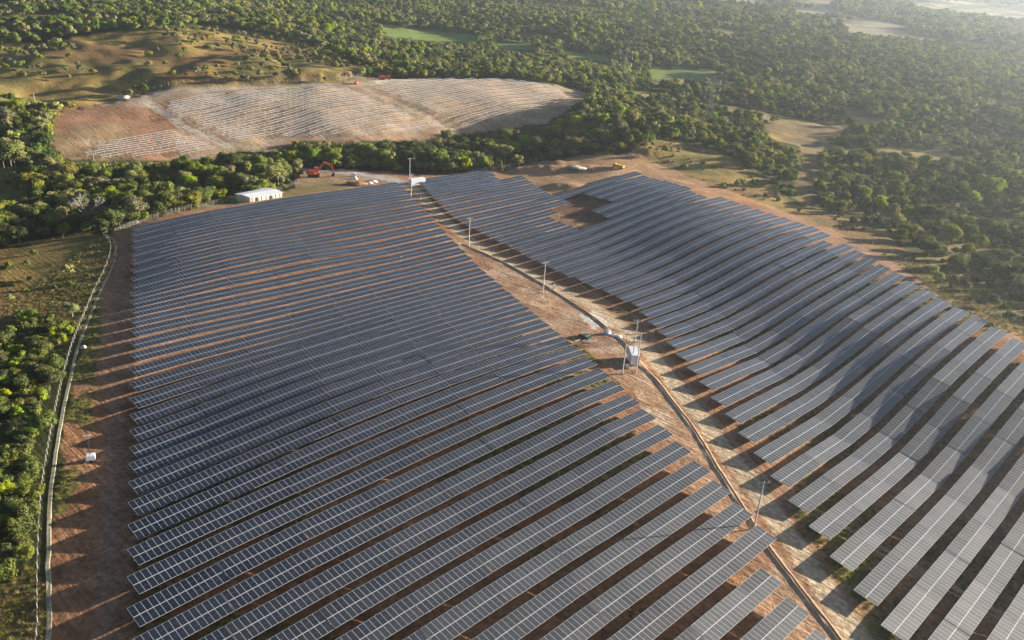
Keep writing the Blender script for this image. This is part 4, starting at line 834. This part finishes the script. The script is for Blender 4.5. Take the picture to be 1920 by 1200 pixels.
# ------------------------------------------------------------------ machines
def excavator(px, py, rz, s, label, arm=True):
    P = ground_at(px, py); r_ = empty('excavator', P, rz, label, 'excavator'); r_.scale = (s, s, s)
    for sy in (-1, 1):
        b = MB(); b.prism([(-1.9, .15), (-1.7, 0), (1.7, 0), (1.9, .15), (1.9, .6), (1.6, .85), (-1.6, .85), (-1.9, .6)], sy*1.2-.28, sy*1.2+.28); b.build('track', M_RUBBER, r_)
    b = MB(); b.box((-.4, 0, 1.05), (3.2, 2.6, .25)); b.prism([(-2.1, 1.2), (.3, 1.2), (.3, 2.1), (-1.7, 2.2), (-2.1, 1.9)], -1.25, 1.25); b.box((-1.9, 0, 1.55), (.7, 2.5, .9)); b.build('body', M_ORANGE, r_)
    b = MB(); b.prism([(.2, 1.2), (1.5, 1.2), (1.5, 2.0), (1.2, 3.0), (.2, 3.0)], .25, 1.25); c = b.build('cab', M_ORANGE, r_)
    g = MB(); g.box((1.42, .75, 2.3), (.03, .8, .9), 0, Matrix.Rotation(-.28, 3, 'Y')); g.box((.7, 1.265, 2.35), (.8, .02, .9)); g.build('window', M_GLASS, c)
    def limb(p, q, w0, w1, nm_):
        p = Vector(p); q = Vector(q); b = MB(); d = (q-p); n = Vector((-d.z, 0, d.x)).normalized(); pts = [(p+n*w0), (p-n*w0), (q-n*w1), (q+n*w1)]
        b.prism([(v.x, v.z) for v in pts], -.45, -.1); b.build(nm_, M_ORANGE, r_)
    limb((.8, 0, 1.5), (3.4, 0, 4.6), .3, .38, 'boom'); limb((3.3, 0, 4.7), (5.6, 0, 4.1), .36, .26, 'boom'); limb((5.7, 0, 4.5), (6.4, 0, 1.6), .3, .18, 'stick')
    b = MB(); b.prism([(6.2, 1.7), (6.8, 1.5), (6.9, .8), (6.3, .3), (5.6, .5), (6.0, .9)], -.85, .35); b.build('bucket', M_DARKM, r_)
P = ground_at(590, 331); excavator(588, 331, face_to(P, 640, 331), 1.55, 'orange excavator with its arm folded right, in front of the dark tree belt')
def truck(px, py, rz, s, label, body, name='dump_truck', cat='truck'):
    P = ground_at(px, py); r_ = empty(name, P, rz, label, cat); r_.scale = (s, s, s)
    b = MB(); b.box((0, 0, .8), (6.4, 1.0, .3)); b.build('chassis', M_DARKM, r_)
    b = MB(); b.prism([(1.5, .75), (3.2, .75), (3.25, 1.7), (2.9, 2.7), (1.5, 2.75)], -1.15, 1.15); c = b.build('cab', body, r_)
    g = MB(); g.box((3.1, 0, 2.2), (.05, 1.9, .8), 0, Matrix.Rotation(-.33, 3, 'Y')); g.box((2.3, 1.165, 2.2), (.9, .02, .6)); g.box((2.3, -1.165, 2.2), (.9, .02, .6)); g.build('window', M_GLASS, c)
    b = MB(); b.prism([(-3.3, 1.2), (1.3, 1.1), (1.4, 2.5), (-3.6, 2.3)], -1.2, 1.2); b.build('tipper_body', body, r_)
    for x in (-2.3, -1.1, 2.3):
        for sy in (-1, 1): w_ = MB(); w_.tube((x, sy*.75, .5), (x, sy*1.15, .5), .5, k=14); wo = w_.build('wheel', M_RUBBER, r_); h_ = MB(); h_.tube((x, sy*1.15, .5), (x, sy*1.18, .5), .22, k=10); h_.build('rim', M_STEEL, wo)
truck(1159, 316, 2.6, .95, 'small yellow truck parked on the bare hilltop behind the right field', M_YELLOW)
truck(722, 150, .3, 1.25, 'orange truck at the far end of the dividing dirt road', M_ORANGE)
truck(668, 158, 1.5, .8, 'small red-orange tractor left of the far orange truck', M_ORANGE, 'tractor', 'tractor')
# ------------------------------------------------------------------ transmission towers
def pylon(px, py, h, rz, label, P=None):
    P = P or ground_at(px, py); r_ = empty('transmission_tower', P, rz, label, 'pylon', 'lattice transmission towers'); r_.scale = (h/40,)*3
    b = MB(); levels = [(0, 4.2), (6, 3.4), (12, 2.6), (17.5, 1.9), (22, 1.4), (26, 1.1), (30, 1.0), (34, .9), (38, .6), (40, .1)]
    for (z0, w0), (z1, w1) in zip(levels[:-1], levels[1:]):
        c0 = [Vector((sx*w0, sy*w0, z0)) for sx, sy in ((1, 1), (-1, 1), (-1, -1), (1, -1))]; c1 = [Vector((sx*w1, sy*w1, z1)) for sx, sy in ((1, 1), (-1, 1), (-1, -1), (1, -1))]
        for i in range(4):
            j = (i+1) % 4; b.tube(c0[i], c1[i], .12, k=4); b.tube(c0[i], c1[j], .055, k=3); b.tube(c0[j], c1[i], .055, k=3); b.tube(c1[i], c1[j], .05, k=3)
    b.build('mast', M_STEEL, r_)
    for z, L_ in ((24, 5.2), (29.5, 5.6), (35, 5.2)):
        for s in (-1, 1):
            a = MB()
            for y in (-.7, .7):
                a.tube((s*1.0, y, z), (s*L_, 0, z+.3), .10, k=4); a.tube((s*1.0, y, z+1.4), (s*L_, 0, z+.3), .08, k=4)
                for t in (.33, .66): a.tube((s*(1+(L_-1)*t), y*(1-t), z+.1), (s*(1+(L_-1)*t), y*(1-t), z+1.4*(1-t)+.2), .05, k=3)
            ar = a.build('crossarm', M_STEEL, r_)
            i_ = MB(); i_.tube((s*L_, 0, z+.25), (s*L_, 0, z-2.3), .20, .20, 6); i_.build('insulator', M_CERAM, ar)
    for sx in (-1, 1):
        for sy in (-1, 1): f = MB(); f.box((sx*4.2, sy*4.2, -.1), (.9, .9, .9)); f.build('footing', M_CONC, r_)
    return P
p1 = pylon(1326, 236, 36, .15, 'middle steel pylon rising from the wood behind the shaded hill')
p2 = pylon(1168, 168, 36, .15, 'farthest steel pylon, faint against the hazy forest')
p3 = pylon(1922, 560, 42, .3, 'nearest steel pylon, cut off by the right edge of the picture')
# ------------------------------------------------------------------ small things on the ground
def pile(name, px, py, r, m, label, cat, seed=1, amp=.5):
    P = ground_at(px, py); b = MB(); b.blob((0, 0, -.15), r, 0, seed, amp, (14, 6)); o = b.build(name, m, smooth=True); o.location = P; tag(o, label, cat); return o
pile('sand_pile', 233, 185, (4.5, 3.2, 2.4), M_SAND, 'white sand pile at the far left end of the unfinished site', 'sand pile')
pile('soil_mound', 668, 345, (5.5, 2.8, 1.3), M_SOILP, 'brown soil mound beside the back corner of the left field', 'mound', 3)
pile('gravel_heap', 1082, 314, (5, 3.2, .8), M_SAND, 'flat pale heap on the bare ground behind the right field', 'heap', 8)
for i, (px, py, s) in enumerate(((700,341,1.2),(693,343,.9),(757,487,.0),(666,333,0))):
    if s: pile('white_rock', px, py, (1.8*s, 1.1*s, .9*s), M_BAG, 'white rubble at the back edge of the left field, %s lump' % ('right' if i == 0 else 'left'), 'rubble', 12+i, .7)
pile('white_boulder', 665, 336, (1.5, 1.1, 1.3), M_BAG, 'round white boulder below the light tower near the belt', 'boulder', 15, .5)
pile('white_bag', 1139, 626, (1.5, 1.0, 1.3), M_BAG, 'white bulk bag on orange soil beside the ditch', 'bag', 16, .5)
pile('plastic_sheet', 1152, 630, (2.6, 1.2, .45), mat('blue_grey_plastic', (.42, .50, .58), .4), 'crumpled blue-grey plastic sheet next to the white bulk bag', 'plastic sheet', 17, .9)
pile('white_stone', 157, 652, (.9, .7, .8), M_SAND, 'pale boulder beside the path near the left fence', 'boulder', 18, .6)
P = ground_at(1098, 634); tp = empty('tarpaulin_stack', P, face_to(P, 1120, 645), 'dark green tarpaulin stack on the orange soil near the left field', 'tarpaulin')
b = MB(); b.prism([(-2.6, 0), (2.6, 0), (2.3, .9), (0, 1.3), (-2.2, .8)], -.9, .9); b.build('cover', M_GREENT, tp)
for x in (-1.4, .9): b = MB(); b.box((x, 0, .62), (.25, 2.0, 1.3)); b.build('strap', M_STEEL, tp)
P = ground_at(1097, 643)
for i in range(7):
    b = MB(); a = random.uniform(-.5, .5)+.3; b.box((0, 0, .15), (random.uniform(2.2, 4.2), .22, .14)); o = b.build('timber_plank', M_TIMBER); o.location = P+Vector((random.uniform(-2.6, 2.2), random.uniform(-1.3, 1.3), .12*i-.02)); o.rotation_euler = (random.uniform(-.05, .05), random.uniform(-.08, .08), a); tag(o, 'loose pale timber plank in the small heap below the green tarpaulin', 'plank', 'timber planks heaped by the tarpaulin')
b = MB(); b.box((0, 0, .6), (.7, .5, 1.3)); b.prism([(-.4, 1.25), (.4, 1.25), (.3, 1.45), (-.3, 1.45)], -.3, .3); o = b.build('utility_cabinet', M_WHITE); o.location = ground_at(1039, 541); tag(o, 'small white utility cabinet on the edge of the ditch right of a pole', 'cabinet')
for px, py, lab in ((1032,543,'short white marker post beside the utility cabinet by the ditch'),(789,377,'short white marker post in the middle of the upper dirt road'),(752,490,'single white marker post among the rows of the left field')):
    b = MB(); b.tube((0, 0, -.2), (0, 0, 2.2), .09, k=6); b.box((0, 0, 1.9), (.3, .1, .5)); o = b.build('marker_post', M_BAG); o.location = ground_at(px, py); tag(o, lab, 'post')
b = MB(); b.box((0, 0, .2), (1.6, 1.1, .12)); b.box((0, .4, .35), (1.6, .2, .2)); o = b.build('pallet', M_TIMBER); o.location = ground_at(1222, 622); tag(o, 'pale pallet on the road edge between two table shadows', 'pallet')
stakes = [(1044,411),(1052,416),(1053,405),(1062,402),(1079,421),(1088,410),(1096,414),(1112,417),(1112,409)]
for i, (px, py) in enumerate(stakes):
    b = MB(); b.box((0, 0, .9), (.16, .16, 2.6)); o = b.build('pile_stake', M_STEEL); o.location = ground_at(px, py); tag(o, 'bare steel pile, %s from the left in the gap of the right field' % ordi(i+1), 'steel pile', 'bare piles in the gap of the right field')
b = MB(); b.tube((0, 0, -1), (0, 0, 11), .18, .12, 7); b.box((0, 0, 10.5), (2, .12, .12)); o = b.build('wooden_pole', M_CONC); o.location = ground_at(68, 208); tag(o, 'lone pale pole above the wood at the far left', 'pole')
# ------------------------------------------------------------------ unfinished site: rows of bare racking
RA = [(300,204),(345,182),(480,172),(655,166),(700,186),(790,224),(838,243),(760,254),(640,256),(560,256),(500,262),(440,266),(400,247),(345,228)]
RB = [(705,154),(745,152),(960,151),(1045,166),(1072,188),(1000,212),(900,234),(862,240),(805,214),(745,186),(692,166)]
RC = [(150,300),(190,276),(250,256),(325,250),(385,268),(412,284),(300,298)]
rk = 0
for bname, poly in (('left block', RA), ('right block', RB), ('near corner block', RC)):
    nrow = 0
    for K in range(-110, -30):
        b_ = B0+PITCHROW*K; aa = np.arange(-200, 760, 4.6); X = aa*UU[0]+b_*NN[0]; Y = aa*UU[1]+b_*NN[1]; k = Y > 250
        if not k.any(): continue
        aa, X, Y = aa[k], X[k], Y[k]; Z = height(X, Y); px, py, d = proj(np.stack([X, Y, Z], 1)); ins = inpoly(px, py, poly)
        ii = np.nonzero(ins)[0]
        if len(ii) < 5: continue
        nrow += 1; b = MB(); o0 = Vector((X[ii[0]], Y[ii[0]], Z[ii[0]]))
        for q, i in enumerate(ii):
            p = Vector((X[i], Y[i], Z[i]))-o0; b.box(p+Vector((0, 0, .9)), (.13, .13, 1.9))
            if q and ii[q-1] == i-1:
                p0 = Vector((X[i-1], Y[i-1], Z[i-1]))-o0
                for off in (-1.5, 1.5): b.tube(p0+Vector(NN*off)+Vector((0, 0, 1.75-off*.12)), p+Vector(NN*off)+Vector((0, 0, 1.75-off*.12)), .10, k=4)
            b.tube(p-Vector(NN*1.8)+Vector((0, 0, 1.85)), p+Vector(NN*1.8)+Vector((0, 0, 1.5)), .06, k=4)
        o = b.build('mounting_rack', M_ALU); o.location = o0; tag(o, 'bare mounting rack, %s from the back, %s of the unfinished site' % (ordi(nrow), bname), 'mounting rack', 'bare racks on the unfinished site'); rk += 1
print('racks', rk)
for o in list(bpy.data.objects):
    if o.name.startswith('solar_table') and o.type == 'EMPTY' and not o.get('label'): print('unlabelled', o.name)
